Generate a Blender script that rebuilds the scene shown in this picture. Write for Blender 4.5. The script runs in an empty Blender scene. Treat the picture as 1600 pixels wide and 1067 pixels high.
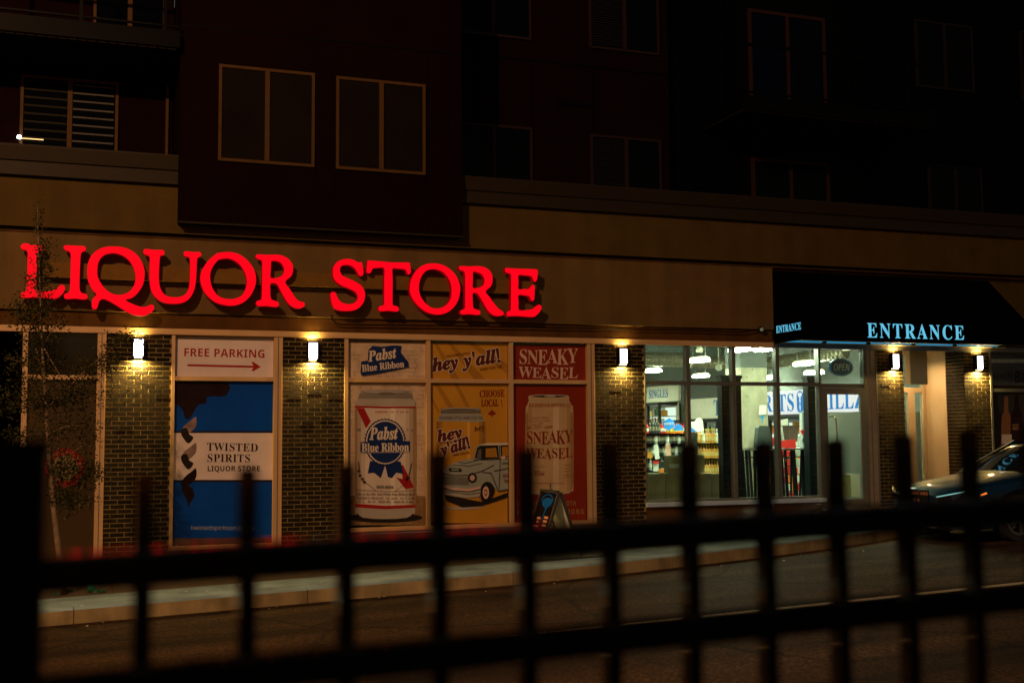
import bpy, math, random
from mathutils import Vector, Matrix, noise
from mathutils.geometry import tessellate_polygon
R = math.radians
random.seed(7)
S = bpy.context.scene
C = S.collection

# ------------------------------------------------------------------ camera, world, light
FPX = 1857.3                     # focal length in pixels of a 1600 px wide frame
RT = Vector((0.93954958, -0.34232998, -0.0075348))
UP = Vector((-0.02028193, -0.07760466, 0.99677789))
FW = Vector((0.34181169, 0.93636943, 0.07985654))
EYE = Vector((0.0, -18.45, 2.3))
cam = bpy.data.cameras.new('camera')
cam.sensor_width = 36.0
cam.lens = FPX / 1600 * 36
cam.clip_start = 0.05
cam.clip_end = 400
cam.dof.use_dof = True
cam.dof.focus_distance = 20.0
cam.dof.aperture_fstop = 2.1
cam.dof.aperture_blades = 0
co = bpy.data.objects.new('camera', cam)
co.matrix_world = Matrix(((RT.x, UP.x, -FW.x, EYE.x), (RT.y, UP.y, -FW.y, EYE.y), (RT.z, UP.z, -FW.z, EYE.z), (0, 0, 0, 1)))
C.objects.link(co)
S.camera = co

S.render.engine = 'CYCLES'
S.cycles.use_denoising = True
S.cycles.max_bounces = 7
S.cycles.glossy_bounces = 4
S.cycles.transparent_max_bounces = 12
S.cycles.sample_clamp_indirect = 4.0
S.cycles.sample_clamp_direct = 0
S.cycles.blur_glossy = 0.3
S.view_settings.view_transform = 'Standard'
S.view_settings.look = 'None'
S.view_settings.exposure = 0.0
S.view_settings.gamma = 1.0

w = bpy.data.worlds.new('World')
S.world = w
w.use_nodes = True
nt = w.node_tree
nt.nodes.clear()
sk = nt.nodes.new('ShaderNodeTexSky')
sk.sky_type = 'NISHITA'
sk.sun_disc = False
sk.sun_elevation = R(-0.2)
sk.sun_rotation = R(200)
bg = nt.nodes.new('ShaderNodeBackground')
bg.inputs[1].default_value = 0.15
wo = nt.nodes.new('ShaderNodeOutputWorld')
nt.links.new(sk.outputs[0], bg.inputs[0])
nt.links.new(bg.outputs[0], wo.inputs[0])

# the sodium street lamp across the road that lights the whole front
LAMP_AT = Vector((-5.5, -13.5, 11.8))
LAMP_W = 6400
LAMP_COL = (1.0, 0.51, 0.23)

ORD = ['first', 'second', 'third', 'fourth', 'fifth', 'sixth', 'seventh', 'eighth', 'ninth', 'tenth', 'eleventh', 'twelfth', 'thirteenth', 'fourteenth', 'fifteenth']
# ------------------------------------------------------------------ pixel ray -> point on a real plane
def ray(x, y):
    return FW * FPX + RT * (x - 800) - UP * (y - 533.5)
def W(x, y, Y=0.0):              # on the vertical plane at depth Y
    d = ray(x, y)
    p = EYE + d * ((Y - EYE.y) / d.y)
    return (p.x, p.z)
def gz(x):                       # road surface height: the street climbs to the right
    return 0.347 + 0.033 * x
def wz(x):                       # pavement surface
    return gz(x) + 0.16
def GP(x, y, lift=0.16):         # on the sloping ground
    d = ray(x, y)
    t = (0.347 + lift - EYE.z) / (d.z - 0.033 * d.x)
    return EYE + d * t

# ------------------------------------------------------------------ materials
MATS = {}
def mat(name, col, rough=0.6, metal=0.0, var=0.12, scale=6.0, bump=0.0, bscale=60.0, spec=0.5, coat=0.0, col2=None, vscale=None, attr=False, detail=4, streak=0):
    if name in MATS:
        return MATS[name]
    m = bpy.data.materials.new(name)
    m.use_nodes = True
    n = m.node_tree
    b = n.nodes['Principled BSDF']
    b.inputs['Roughness'].default_value = rough
    b.inputs['Metallic'].default_value = metal
    b.inputs['Specular IOR Level'].default_value = spec
    b.inputs['Coat Weight'].default_value = coat
    b.inputs['Coat Roughness'].default_value = 0.03
    tc = n.nodes.new('ShaderNodeTexCoord')
    if var > 0 or col2:
        no = n.nodes.new('ShaderNodeTexNoise')
        no.inputs['Scale'].default_value = scale
        no.inputs['Detail'].default_value = detail
        n.links.new(tc.outputs['Object'], no.inputs['Vector'])
        rp = n.nodes.new('ShaderNodeValToRGB')
        rp.color_ramp.elements[0].position = 0.3
        rp.color_ramp.elements[1].position = 0.7
        c2 = col2 or tuple(c * (1 + var) for c in col)
        c1 = col if col2 else tuple(c * (1 - var) for c in col)
        rp.color_ramp.elements[0].color = (*c1, 1)
        rp.color_ramp.elements[1].color = (*c2, 1)
        n.links.new(no.outputs['Fac'], rp.inputs[0])
        out = rp.outputs[0]
        if streak:
            mp = n.nodes.new('ShaderNodeMapping'); mp.inputs['Scale'].default_value = (2.2, 2.2, .16)
            n.links.new(tc.outputs['Object'], mp.inputs['Vector'])
            sn = n.nodes.new('ShaderNodeTexNoise'); sn.inputs['Scale'].default_value = 1.6; sn.inputs['Detail'].default_value = 7
            n.links.new(mp.outputs[0], sn.inputs['Vector'])
            sr = n.nodes.new('ShaderNodeValToRGB'); sr.color_ramp.elements[0].position = .35; sr.color_ramp.elements[1].position = .62
            sr.color_ramp.elements[0].color = (1 - streak, 1 - streak, 1 - streak, 1); sr.color_ramp.elements[1].color = (1 + streak * .3, 1 + streak * .3, 1 + streak * .3, 1)
            n.links.new(sn.outputs['Fac'], sr.inputs[0])
            mx = n.nodes.new('ShaderNodeMix'); mx.data_type = 'RGBA'; mx.blend_type = 'MULTIPLY'; mx.inputs[0].default_value = 1
            n.links.new(out, mx.inputs[6]); n.links.new(sr.outputs[0], mx.inputs[7]); out = mx.outputs[2]
        if attr:
            at = n.nodes.new('ShaderNodeAttribute')
            at.attribute_name = 'tone'
            mx = n.nodes.new('ShaderNodeMix')
            mx.data_type = 'RGBA'
            mx.blend_type = 'MULTIPLY'
            mx.inputs[0].default_value = 1
            n.links.new(out, mx.inputs[6])
            n.links.new(at.outputs['Color'], mx.inputs[7])
            out = mx.outputs[2]
        n.links.new(out, b.inputs['Base Color'])
    else:
        b.inputs['Base Color'].default_value = (*col, 1)
    if bump > 0:
        nb = n.nodes.new('ShaderNodeTexNoise')
        nb.inputs['Scale'].default_value = bscale
        nb.inputs['Detail'].default_value = 3
        n.links.new(tc.outputs['Object'], nb.inputs['Vector'])
        bp = n.nodes.new('ShaderNodeBump')
        bp.inputs['Strength'].default_value = bump
        bp.inputs['Distance'].default_value = 0.01
        n.links.new(nb.outputs['Fac'], bp.inputs['Height'])
        n.links.new(bp.outputs[0], b.inputs['Normal'])
    MATS[name] = m
    return m
def emit(name, col, strength):
    if name in MATS:
        return MATS[name]
    m = bpy.data.materials.new(name)
    m.use_nodes = True
    n = m.node_tree
    b = n.nodes['Principled BSDF']
    b.inputs['Base Color'].default_value = (*[min(1, c) * .02 for c in col], 1)
    b.inputs['Specular IOR Level'].default_value = .1
    b.inputs['Roughness'].default_value = 0.4
    b.inputs['Emission Color'].default_value = (*col, 1)
    b.inputs['Emission Strength'].default_value = strength
    MATS[name] = m
    return m
def glass(name, tint=(1, 1, 1), ior=1.45, boost=1.0):
    m = bpy.data.materials.new(name)
    m.use_nodes = True
    n = m.node_tree
    n.nodes.clear()
    tr = n.nodes.new('ShaderNodeBsdfTransparent')
    tr.inputs[0].default_value = (*tint, 1)
    gl = n.nodes.new('ShaderNodeBsdfGlossy')
    gl.inputs['Roughness'].default_value = 0.02
    fr = n.nodes.new('ShaderNodeFresnel')
    fr.inputs[0].default_value = ior
    ml = n.nodes.new('ShaderNodeMath')
    ml.operation = 'MULTIPLY'
    ml.inputs[1].default_value = boost
    mx = n.nodes.new('ShaderNodeMixShader')
    o = n.nodes.new('ShaderNodeOutputMaterial')
    n.links.new(fr.outputs[0], ml.inputs[0])
    n.links.new(ml.outputs[0], mx.inputs[0])
    n.links.new(tr.outputs[0], mx.inputs[1])
    n.links.new(gl.outputs[0], mx.inputs[2])
    n.links.new(mx.outputs[0], o.inputs[0])
    MATS[name] = m
    return m

# ------------------------------------------------------------------ mesh building
def tag(o, label=None, cat=None, group=None, kind=None):
    if label: o['label'] = label
    if cat: o['category'] = cat
    if group: o['group'] = group
    if kind: o['kind'] = kind
    return o
def empty(name, loc, label=None, cat=None, group=None):
    o = bpy.data.objects.new(name, None)
    o.empty_display_size = 0.2
    o.location = loc
    C.objects.link(o)
    return tag(o, label, cat, group)
class M:
    def __init__(s):
        s.v = []; s.f = []; s.m = []; s.tone = []; s.mats = []; s.t = 1.0
    def mi(s, m):
        if m not in s.mats: s.mats.append(m)
        return s.mats.index(m)
    def add(s, vs, fs, m):
        k = len(s.v); i = s.mi(m)
        s.v += [tuple(v) for v in vs]
        for f in fs:
            s.f.append(tuple(a + k for a in f)); s.m.append(i); s.tone.append(s.t)
        return s
    def box(s, x0, x1, y0, y1, z0, z1, m):
        vs = [(x, y, z) for x in (x0, x1) for y in (y0, y1) for z in (z0, z1)]
        return s.add(vs, [(0, 1, 3, 2), (4, 6, 7, 5), (0, 4, 5, 1), (2, 3, 7, 6), (0, 2, 6, 4), (1, 5, 7, 3)], m)
    def hexa(s, lo, hi, m):      # two matching polygons joined by side faces
        n = len(lo)
        fs = [tuple(range(n))[::-1], tuple(range(n, 2 * n))] + [(i, (i + 1) % n, n + (i + 1) % n, n + i) for i in range(n)]
        return s.add(list(lo) + list(hi), fs, m)
    def bar(s, a, b, wd, hd, m, up=(0, 0, 1)):
        a = Vector(a); b = Vector(b); d = (b - a).normalized(); u = Vector(up)
        if abs(d.dot(u)) > .95: u = Vector((0, 1, 0))
        sd = d.cross(u).normalized() * (wd / 2); uu = sd.normalized().cross(d).normalized() * (hd / 2)
        q = [(-1, -1), (1, -1), (1, 1), (-1, 1)]
        return s.hexa([a + sd * i + uu * j for i, j in q], [b + sd * i + uu * j for i, j in q], m)
    def tube(s, pts, r, m, seg=8, cap=True):
        pts = [Vector(p) for p in pts]; rs = r if isinstance(r, (list, tuple)) else [r] * len(pts)
        vs = []; n = len(pts)
        for i, p in enumerate(pts):
            d = (pts[min(i + 1, n - 1)] - pts[max(i - 1, 0)]).normalized()
            u = Vector((0, 0, 1)) if abs(d.z) < .9 else Vector((1, 0, 0))
            a = d.cross(u).normalized(); b = d.cross(a).normalized()
            vs += [p + (a * math.cos(2 * math.pi * k / seg) + b * math.sin(2 * math.pi * k / seg)) * rs[i] for k in range(seg)]
        fs = [(i * seg + k, i * seg + (k + 1) % seg, (i + 1) * seg + (k + 1) % seg, (i + 1) * seg + k) for i in range(n - 1) for k in range(seg)]
        if cap: fs += [tuple(range(seg))[::-1], tuple(range((n - 1) * seg, n * seg))]
        return s.add(vs, fs, m)
    def lathe(s, c, prof, m, seg=12):   # prof: list of (r, z)
        vs = [(c[0] + r * math.cos(2 * math.pi * k / seg), c[1] + r * math.sin(2 * math.pi * k / seg), c[2] + z) for r, z in prof for k in range(seg)]
        n = len(prof)
        fs = [(i * seg + k, i * seg + (k + 1) % seg, (i + 1) * seg + (k + 1) % seg, (i + 1) * seg + k) for i in range(n - 1) for k in range(seg)]
        fs += [tuple(range(seg))[::-1], tuple(range((n - 1) * seg, n * seg))]
        return s.add(vs, fs, m)
    def build(s, name, parent=None, smooth=False, origin=None, attr=False):
        me = bpy.data.meshes.new(name)
        if parent is not None: o0 = Vector(parent['_w']) if '_w' in parent else parent.location.copy()
        elif origin is not None: o0 = Vector(origin)
        else:
            xs = [v[0] for v in s.v]; ys = [v[1] for v in s.v]; zs = [v[2] for v in s.v]
            o0 = Vector(((min(xs) + max(xs)) / 2, (min(ys) + max(ys)) / 2, min(zs)))
        me.from_pydata([(v[0] - o0.x, v[1] - o0.y, v[2] - o0.z) for v in s.v], [], s.f)
        for m in s.mats: me.materials.append(m)
        me.polygons.foreach_set('material_index', s.m)
        if smooth: me.polygons.foreach_set('use_smooth', [True] * len(s.f))
        if attr:
            a = me.color_attributes.new('tone', 'FLOAT_COLOR', 'CORNER')
            cols = []
            for p, t in zip(me.polygons, s.tone): cols += [t, t, t, 1.0] * p.loop_total
            a.data.foreach_set('color', cols)
        me.update()
        o = bpy.data.objects.new(name, me)
        C.objects.link(o)
        if parent is not None:
            o.parent = parent
        else:
            o.location = o0
        return o
ORG = {}
def part(mb, name, parent, smooth=False, label=None, attr=False, kind=None):
    """child mesh; its vertices are given in world coordinates"""
    root = parent
    while root.parent is not None: root = root.parent
    me_o = mb.build(name, None, smooth, origin=root.location, attr=attr)
    me_o.location = (0, 0, 0)
    me_o.parent = parent
    if label: me_o['label'] = label
    if kind: me_o['kind'] = kind
    return me_o
def copy_tree(o, parent=None):
    c = o.copy(); C.objects.link(c)
    if parent is not None: c.parent = parent
    for ch in list(o.children): copy_tree(ch, c)
    return c

# ------------------------------------------------------------------ lettering and flat art
AL = ''.join(chr(i) for i in range(35, 126) if chr(i) not in "'\\")
AI = {c: i for i, c in enumerate(AL)}
def dec(s):
    o = []
    for i in range(0, len(s), 4):
        x = (AI[s[i]] * len(AL) + AI[s[i + 1]] - 2000) * 2; y = (AI[s[i + 2]] * len(AL) + AI[s[i + 3]] - 2000) * 2
        o.append((x / 1000, y / 1000))
    return o
def glyphs(txt, font, track=0.0):
    x = 0; out = []
    for ch in txt:
        if ch == ' ':
            x += 0.19 + track; continue
        if ch in '·-' and ch not in FONT[font]:
            out.append([[(x + .04, .18), (x + .12, .18), (x + .12, .25), (x + .04, .25)]]); x += .17 + track; continue
        if ch not in FONT[font]:
            x += .3; continue
        adv, loops = FONT[font][ch]
        out.append([[(px + x, py) for px, py in dec(l)] for l in loops]); x += adv / 1000 + track
    return out, x - track
CAP = {'S': .454, 'I': .45, 'B': .48, 'R': .48}
def inside(p, l):
    c = False
    for (x0, y0), (x1, y1) in zip(l, l[1:] + l[:1]):
        if (y0 > p[1]) != (y1 > p[1]) and p[0] < (x1 - x0) * (p[1] - y0) / (y1 - y0) + x0: c = not c
    return c
def tess(loops):
    loops = [list(l) for l in loops]
    outer = [l for i, l in enumerate(loops) if sum(inside(l[0], m) for j, m in enumerate(loops) if j != i) % 2 == 0]
    vs, fs = [], []
    for o in outer:
        grp = [o] + [l for l in loops if l not in outer and inside(l[0], o)]
        t = tessellate_polygon([[Vector((a, b, 0)) for a, b in l] for l in grp])
        k = len(vs); vs += [p for l in grp for p in l]; fs += [tuple(i + k for i in f) for f in t]
    return vs, fs
def rot2(p, c, a):
    x, y = p[0] - c[0], p[1] - c[1]
    return (c[0] + x * math.cos(a) - y * math.sin(a), c[1] + x * math.sin(a) + y * math.cos(a))
class Art:
    """flat printed artwork on a facade plane: shapes drawn in crop pixels, each layer a hair in front of the last"""
    def __init__(s, ox, oy, sc, Y, step=0.0003):
        s.ox, s.oy, s.sc, s.Y, s.m, s.k, s.step = ox, oy, sc, Y, M(), 0, step
    def pt(s, p, Y):
        x, z = W(s.ox + p[0] / s.sc, s.oy + p[1] / s.sc, s.Y)
        return (x, Y, z)
    def shape(s, loops, m):
        if not loops or not isinstance(loops[0][0], (tuple, list)): loops = [loops]
        vs, fs = tess(loops)
        s.k += 1
        Y = s.Y - s.k * s.step
        pv = [s.pt(p, Y) for p in vs]
        fo = []
        for f in fs:
            a, b, c = [Vector(pv[i]) for i in f]
            fo.append(f if (b - a).cross(c - a).y < 0 else f[::-1])
        s.m.add(pv, fo, m); return s
    def rect(s, x0, y0, x1, y1, m): return s.shape([(x0, y0), (x1, y0), (x1, y1), (x0, y1)], m)
    def ell(s, cx, cy, rx, ry, m, n=40, hole=None, wob=0, wn=0):
        o = [(cx + (rx + (wob if i % 2 else 0)) * math.cos(2 * math.pi * i / n), cy + (ry + (wob if i % 2 else 0)) * math.sin(2 * math.pi * i / n)) for i in range(n)]
        l = [o]
        if hole: l.append([(cx + hole[0] * math.cos(2 * math.pi * i / n), cy + hole[1] * math.sin(2 * math.pi * i / n)) for i in range(n)])
        return s.shape(l, m)
    def line(s, pts, wd, m):
        for a, b in zip(pts, pts[1:]):
            dx, dy = b[0] - a[0], b[1] - a[1]; L = math.hypot(dx, dy) or 1; nx, ny = -dy / L * wd / 2, dx / L * wd / 2
            s.shape([(a[0] + nx, a[1] + ny), (b[0] + nx, b[1] + ny), (b[0] - nx, b[1] - ny), (a[0] - nx, a[1] - ny)], m)
        return s
    def text(s, txt, font, p0, p1, h, m, track=0.0, shear=0.0, halo=None, hm=None, bend=None, jit=None, drop=None, bold=0):
        """baseline runs from p0 to p1 (crop pixels), h = cap height"""
        gl, wd = glyphs(txt, font, track)
        ux, uy = (p1[0] - p0[0]) / wd, (p1[1] - p0[1]) / wd
        L = math.hypot(p1[0] - p0[0], p1[1] - p0[1]); ax, ay = (p1[0] - p0[0]) / L, (p1[1] - p0[1]) / L
        cap = CAP[font]; vx, vy = ay * h / cap, -ax * h / cap
        def tf(p, gi, off=(0, 0)):
            x, y = p
            hh = 1.0; dy = 0.0
            if jit: hh = jit[gi % len(jit)][0]; dy = jit[gi % len(jit)][1]
            b = bend(x / wd) if bend else 0
            y2 = y * hh + dy
            return (p0[0] + ux * x + vx * y2 + shear * y2 * h / cap * ax + off[0], p0[1] + uy * x + vy * y2 + shear * y2 * h / cap * ay + off[1] + b)
        if halo:
            for a in range(8):
                o = (halo * math.cos(a * math.pi / 4), halo * math.sin(a * math.pi / 4))
                if drop: o = (o[0] + drop[0], o[1] + drop[1])
                for gi, g in enumerate(gl): s.layer([[tf(p, gi, o) for p in l] for l in g], hm, a)
            s.k += 9
        if bold:
            for a in range(8):
                o = (bold * math.cos(a * math.pi / 4), bold * math.sin(a * math.pi / 4))
                for gi, g in enumerate(gl): s.layer([[tf(p, gi, o) for p in l] for l in g], m, a)
            s.k += 9
        s.k += 1
        for gi, g in enumerate(gl): s.layer([[tf(p, gi) for p in l] for l in g], m, 0)
        return s
    def layer(s, loops, m, k):
        vs, fs = tess(loops)
        Y = s.Y - (s.k + k) * s.step
        pv = [s.pt(p, Y) for p in vs]
        fo = []
        for f in fs:
            a, b, c = [Vector(pv[i]) for i in f]
            fo.append(f if (b - a).cross(c - a).y < 0 else f[::-1])
        s.m.add(pv, fo, m)
    def build(s, name, label, cat, group=None):
        o = s.m.build(name)
        return tag(o, label, cat, group)
def smooth_loop(pts, n=3):
    out = []; N = len(pts)
    for i in range(N):
        p0, p1, p2, p3 = pts[i - 1], pts[i], pts[(i + 1) % N], pts[(i + 2) % N]
        for j in range(n):
            t = j / n
            out.append(tuple(.5 * (2 * p1[k] + (p2[k] - p0[k]) * t + (2 * p0[k] - 5 * p1[k] + 4 * p2[k] - p3[k]) * t * t + (3 * p1[k] - p0[k] - 3 * p2[k] + p3[k]) * t ** 3) for k in (0, 1)))
    return out
def extrude_loops(mb, loops, tf, m_front, m_side, depth):
    """solid letter: loops in 2D, tf(x,y,d) -> 3D, d=0 front, d=depth back"""
    vs, fs = tess(loops)
    pv = [tf(x, y, 0) for x, y in vs]
    mb.add(pv, fs, m_front)
    mb.add([tf(x, y, depth) for x, y in vs], [f[::-1] for f in fs], m_side)
    for l in loops:
        n = len(l)
        q = [tf(x, y, 0) for x, y in l] + [tf(x, y, depth) for x, y in l]
        mb.add(q, [(i, (i + 1) % n, n + (i + 1) % n, n + i) for i in range(n)], m_side)
FONT={'S':{
'A':(436,[':I:N:I:W:R:X:Z:^:g:t;]=,;f=+<]:z<j:`<q:Y<z:W<z:N;h:N;h:W;}:Z<):f<#:w;t;7;(;7:v:r:u:l:t:g:z:[;3:W;5:W;5:N', ';-;E;o;E;M<;']),
'B':(442,[':V:N:V:V:e:Y:n:_:s:h:t:x:t<T:q<k:h<u:U<x:U=%;d=%<0<}<L<s<]<c<c<K<_<8<T<)<C;x<+;q<H;i<];]<j;K<n;7<h:u<U:`<9:R;m:N', ';P;t;S;t;k;v;y<#<&<2<*<H<(<];|<k;r<s;b<v;X<u;S<q;P<`', ';e:Z;w:^<):g<0:w<2;5</;M<%;^;p;f;W;i;P;i;P:o;T:_;Z:[']),
'C':(468,[';v:H;U:L;9:X:|:k:k;):`;F:[;h:`</:k<K:}<d;:<v;V=(;w=+<6=(<S<y<_<v<i<z<n=+<w=+<w<6<o<6<a<R<N<h<8<v;z<z;`<t;L<_;@<<;=;g;A;:;M:t;c:a<&:Z<;:]<O:e<b:r<s;*<|:{<i:e<R:U<9:K']),
'D':(496,[':X:N:X:V:f:X:n:^:r:f:t:t:t<W:r<h:m<r:d<v:U<x:U=%;e=%<@<y<g<c=$<>=-;h=$;5<i:k<B:U;h:N', ';e:Z<&:a<;:t<G;:<K;h<G<;<;<[<&<o;e<u;Z<t;T<p;P<];P:s;T:`;Z:[']),
'E':(442,[':U:N:U:V:e:X:n:^:s:g:t:v:t<T:s<g:n<q:e<v:V<x:V=%<d=%<d<<<[<<<T<V<F<h</<q;j<t;Y<s;R<m;P<_;P;q;U;q;j;t;w;|<%<2<,<H<4<H<4;0<+;0<#;O;w;Y;n;`;Q;e;P;e;P:p;Q:f;U:`;i:]<%:^<8:b<H:i<U:t<a;)<j;<<t;<<f:N']),
'F':(404,[':U:N:U:V:e:Y:n:`:s:i:t:y:t<W:r<g:m<p:d<u:U<x:U=%<b=%<b<<<X<<<T<N<M<]<D<h<7<o<$<s;i<t;Y<s;R<o;P<d;P;q;T;q;h;t;v;}<$<2<*<I<3<I<3;0<*;0<$;I;v;Y;h;c;S;f;P;f;P:w;S:d;W:^;_:Z;v:V;v:N']),
'G':(508,[';|:I;Y:L;;:W:}:j:k;(:`;E:];h:`</:k<L:}<d;:<v;V=(;v=+<7=(<T<y<_<w<h<z<n=+<w=+<w<6<o<6<f<I<[<Y<N<h<@<r<1<x;{<z;a<t;M<_;A<=;>;h;B;8;O:p;d:[<$:T<6:V<@:[<E:e<G:r<G;5<E;B<@;J<6;N<$;P<$;X==;X==;P=/;N=&;J<};B<|;5<|:]<N:N']),
'H':(523,[':U:N:U:V:e:Y:n:_:s:h:t:w:t<Y:r<h:n<q:e<v:V<x:V=%;o=%;o<x;[<u;R<l;P<Y;P;s<G;s<G<Y<D<l<<<u<)<x<)=%=@=%=@<x=2<v=)<q=$<h<}<Y<}:w=$:i=):_=2:Y=@:V=@:N<):N<):V<7:X<@:^<E:g<G:w<G;d;P;d;P:w;Q:h;V:_;`:Y;o:V;o:N']),
'I':(260,[':T:N:T:V:d:Y:m:_:s:g:t:t:t<^:s<k:n<r:e<v:T<x:T=%;p=%;p<x;a<v;W<r;R<k;P<^;P:u;R:e;]:[;q:V;q:N']),
'K':(510,[':V:N:V:V:e:Y:n:_:s:h:t:w:t<Y:s<h:n<q:e<v:V<x:V=%;o=%;o<x;[<u;R<l;P<Y;P;k<<<V<G<d<J<n<C<v<-<x<-=%=6=%=6<x=1<x<l<n<H<P;}<*=*:f=6:Z=F:V=F:N<(:N<(:V<5:W<=:X<C:`<::p;X;a;P;X;P:w;R:h;V:_;`:Y;o:V;o:N']),
'L':(426,[':U:N:U:V:e:Y:n:_:s:h:t:w:t<Y:r<h:n<q:e<v:V<x:V=%;s=%;s<x;^<v;W<r;S<m;P<Y;P:x;Q:f;Y:^;k:]<&:^<9:c<H:k<U:w<`;-<i;B<r;B<f:N']),
'M':(634,[':U:N:U:V:d:Y:m:_:s:h:t:v:t<[:r<m:i<u:U<x:U=%;Q=%<:;<<}=%=x=%=x<x=k<u=b<p=]<g=[<Y=[:y=^:d=g:Y=x:V=x:N<c:N<c:V<u:Z=#:e=%:x=%<d<,:N;}:N;)<_;):w;+:g;1:^;::X;I:V;I:N']),
'N':(494,['<f:H;*<K;*:v;,:g;0:^;9:X;H:V;H:N:W:N:W:V:j:Y:r:c:u:v:u<_:a<u:W<x:W=%;C=%<`;I<`<X<^<l<T<t<A<x<A=%=3=%=3<x=#<v<u<q<q<h<p<X<p:H']),
'O':(525,[';x:H;`:K;I:Q;5:];#:l:p:}:e;8:_;N:];h:_<%:e<<:p<Q;#<c;6<r;J<};b=*;z=,<8=*<N<}<c<r<t<d=(<R=3<==:<%=<;h=:;N=3;8=(:}<t:l<b:]<M:Q<7:K', ';z:T<9:[<K:p<V;7<Y;h<U<<<J<_<7<t;x<z;_<t;L<_;A<=;=;h;A;8;M:p;a:[']),
'P':(418,[':U:N:U:V:e:Y:n:_:s:h:t:w:t<Y:r<h:n<q:e<v:V<x:V=%;a=%<+=$<D<y<S<p<`<d<g<S<i<B<d<(<S;n<9;a;o;];P;];P:w;Q:h;V:_;`:Y;o:V;o:N', ';P;i;Y;i;p;k<#;t<+<)<.<@<,<W<$<h;t<q;b<t;S<q;P<d']),
'Q':(525,['<Y9n<99r;y9|;c:4;R:M;;:X;&:h:r:z:f;5:_;M:];h:_<%:e<<:p<Q;#<c;6<r;J<};b=*;z=,<8=*<N<}<c<r<t<d=(<R=3<==:<%=<;h=6;A=%:z<e:`<A:N<Y:0<{:$=9:)=:9z<v9q', ';z:T<::[<K:p<V;7<Z;h<V<<<J<_<7<t;x<z;_<t;L<_;A<=;=;h;A;8;N:p;b:[']),
'R':(473,[':U:N:U:V:e:Y:n:_:s:h:t:w:t<Y:r<h:n<q:e<v:V<x:V=%;b=%<4<}<S<r<g<_<m<C<j<0<a;z<P;n<9;f<u:h=$:[=2:V=3:V=3:N<E:N;Y;`;P;`;P:w;Q:h;V:_;`:Y;o:V;o:N', ';P;k;Z;k;r;n<(;w<1<-<4<D<1<Y<*<h;w<q;f<t;Z<s;T<p;P<]']),
'S':(390,[':d:H:d;D:n;D:x;#;,:h;?:Z;W:U;i:X;v:a<#:m<&:{;z;5;f;E;F;T;-;d:u;t:k<,:h<B:j<U:p<f:{<s;.<};?=*;Q=,;h=)<)<}<-<|<2<{<8=#<<=,<E=,<E<;<=<;<7<M<.<]<#<j;r<s;e<y;V<{;F<y;;<r;3<h;1<Z;3<N;9<D;S<3;t<#<:;j<D;_<K;S<O;7<M:}<E:l<9:]<(:R;n:K;U:I;D:J;4:N;%:R:y:T:q:Q:m:H']),
'T':(423,[':}:N:}:V;2:X;<:^;A:h;C:w;C<u;?<u;(<r:o<f:c<S:]<;:S<;:S=%<j=%<j<:<b<:<Z<T<N<g<;<r;|<u;y<u;y:w;{:g<%:^<0:X<@:V<@:N']),
'U':(492,[';r:G;I:M;.:]:x:w:s;B:s<Y:r<h:m<q:d<v:U<x:U=%;n=%;n<x;Z<u;Q<l;O<Y;O;;;R:{;Z:h;j:]<$:Y<?:^<Q:k<];%<a;D<a<Y<_<h<Y<p<P<u<@<x<@=%=0=%=0<x<}<u<u<o<q<g<p<Y<p;O<k:}<Z:_<>:M']),
'V':(428,[';`:G:e<Z:Y<o:R<u:G<x:G=%;_=%;_<x;H<u;C<p;A<j;E<Y;w;<<J<X<M<i<K<p<G<u<1<x<1=%<z=%<z<x<p<w<i<r<[<[;i:G']),
'W':(611,[';J:H:_<a:U<r:O<v:F<x:F=%;O=%;O<x;@<u;<<p;;<j;?<V;e;A<2<L<+<d<&<n;{<s;h<x;h=%<x=%<x<x<g<u<a<k<d<^=0;H=Q<T=U<h=T<o=P<t=><x=>=%=|=%=|<x=s<u=m<o=c<Y<|:H<s:H<:<6;T:H']),
'Y':(426,[';&:N;&:V;6:Y;?:_;C:h;E:w;E;N:f<^:]<l:U<s:N<v:G<x:G=%;]=%;]<x;V<x;H<u;C<m;G<a;r;g<B<S<J<i<D<t<1<x</<x</=%<x=%<x<x<i<q<[<a;|;Z;|:w;}:h<(:_<1:Y<@:V<@:N']),
'Z':(442,[':X:N:X:S<%<t;a<t;;<o;.<h;#<^:u<N:m<::e<::k=%<h=%<h<z;A:];m:]<3:a<J:m<];(<h;G<q;G<h:N']),
'l':(199,[':W:N:W:V:e:[:i:k:i<d:f<s:b<w:X<x:X=%;?=%;?:k;B:[;O:V;O:N']),
'u':(375,[';6:I:|:L:o:V:h:h:f;$:f;r:b<):]<-:S</:S<7;<<7;<:t;@:f;F:b;M:a;[:d;h:p;h;r;d<);^<-;S</;S<7<><7<>:r<A:b<P:^<P:T<2:Q;h:I;h:c;^:W;R:O;E:J']),
'e':(301,[';B:I;/:K:y:S:l:`:a:q:Z;+:W;C:Z;Y:b;n:l<#:z<1;1<8;C<;;^<6;r<(<$;k<);K<);H;/;H;2;-;::s;G:h;X:d;l:i;}:z<*:s;h:S', ';/;U;Y;U;Y;a;U<%;O<.;E<0;4<$;/;Z']),
'i':(198,[';&<Q:w<S:o<X:j<a:h<k:j<u:o<}:w=);&=*;1=);9<};><u;@<k;><a;9<X;1<S', ':W:N:W:V:e:[:i:k:i;t:f<*:X<.:X<7;?<7;?:k;B:[;O:V;O:N']),
'b':(361,[':d:H:d<_:a<s:R<x:R=%;:=%;:<&;L<6;d<;;u<8<*<1<6<%<?;p<E;^<G;H<D;0<=:t<2:c;}:T;j:L;U:I;?:M;):]:i:H', ';P:U;`:Y;j:g;o;#;p;E;o;`;i;s;`<#;Q<(;B;};=;v;:;o;::q;?:]']),
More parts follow.
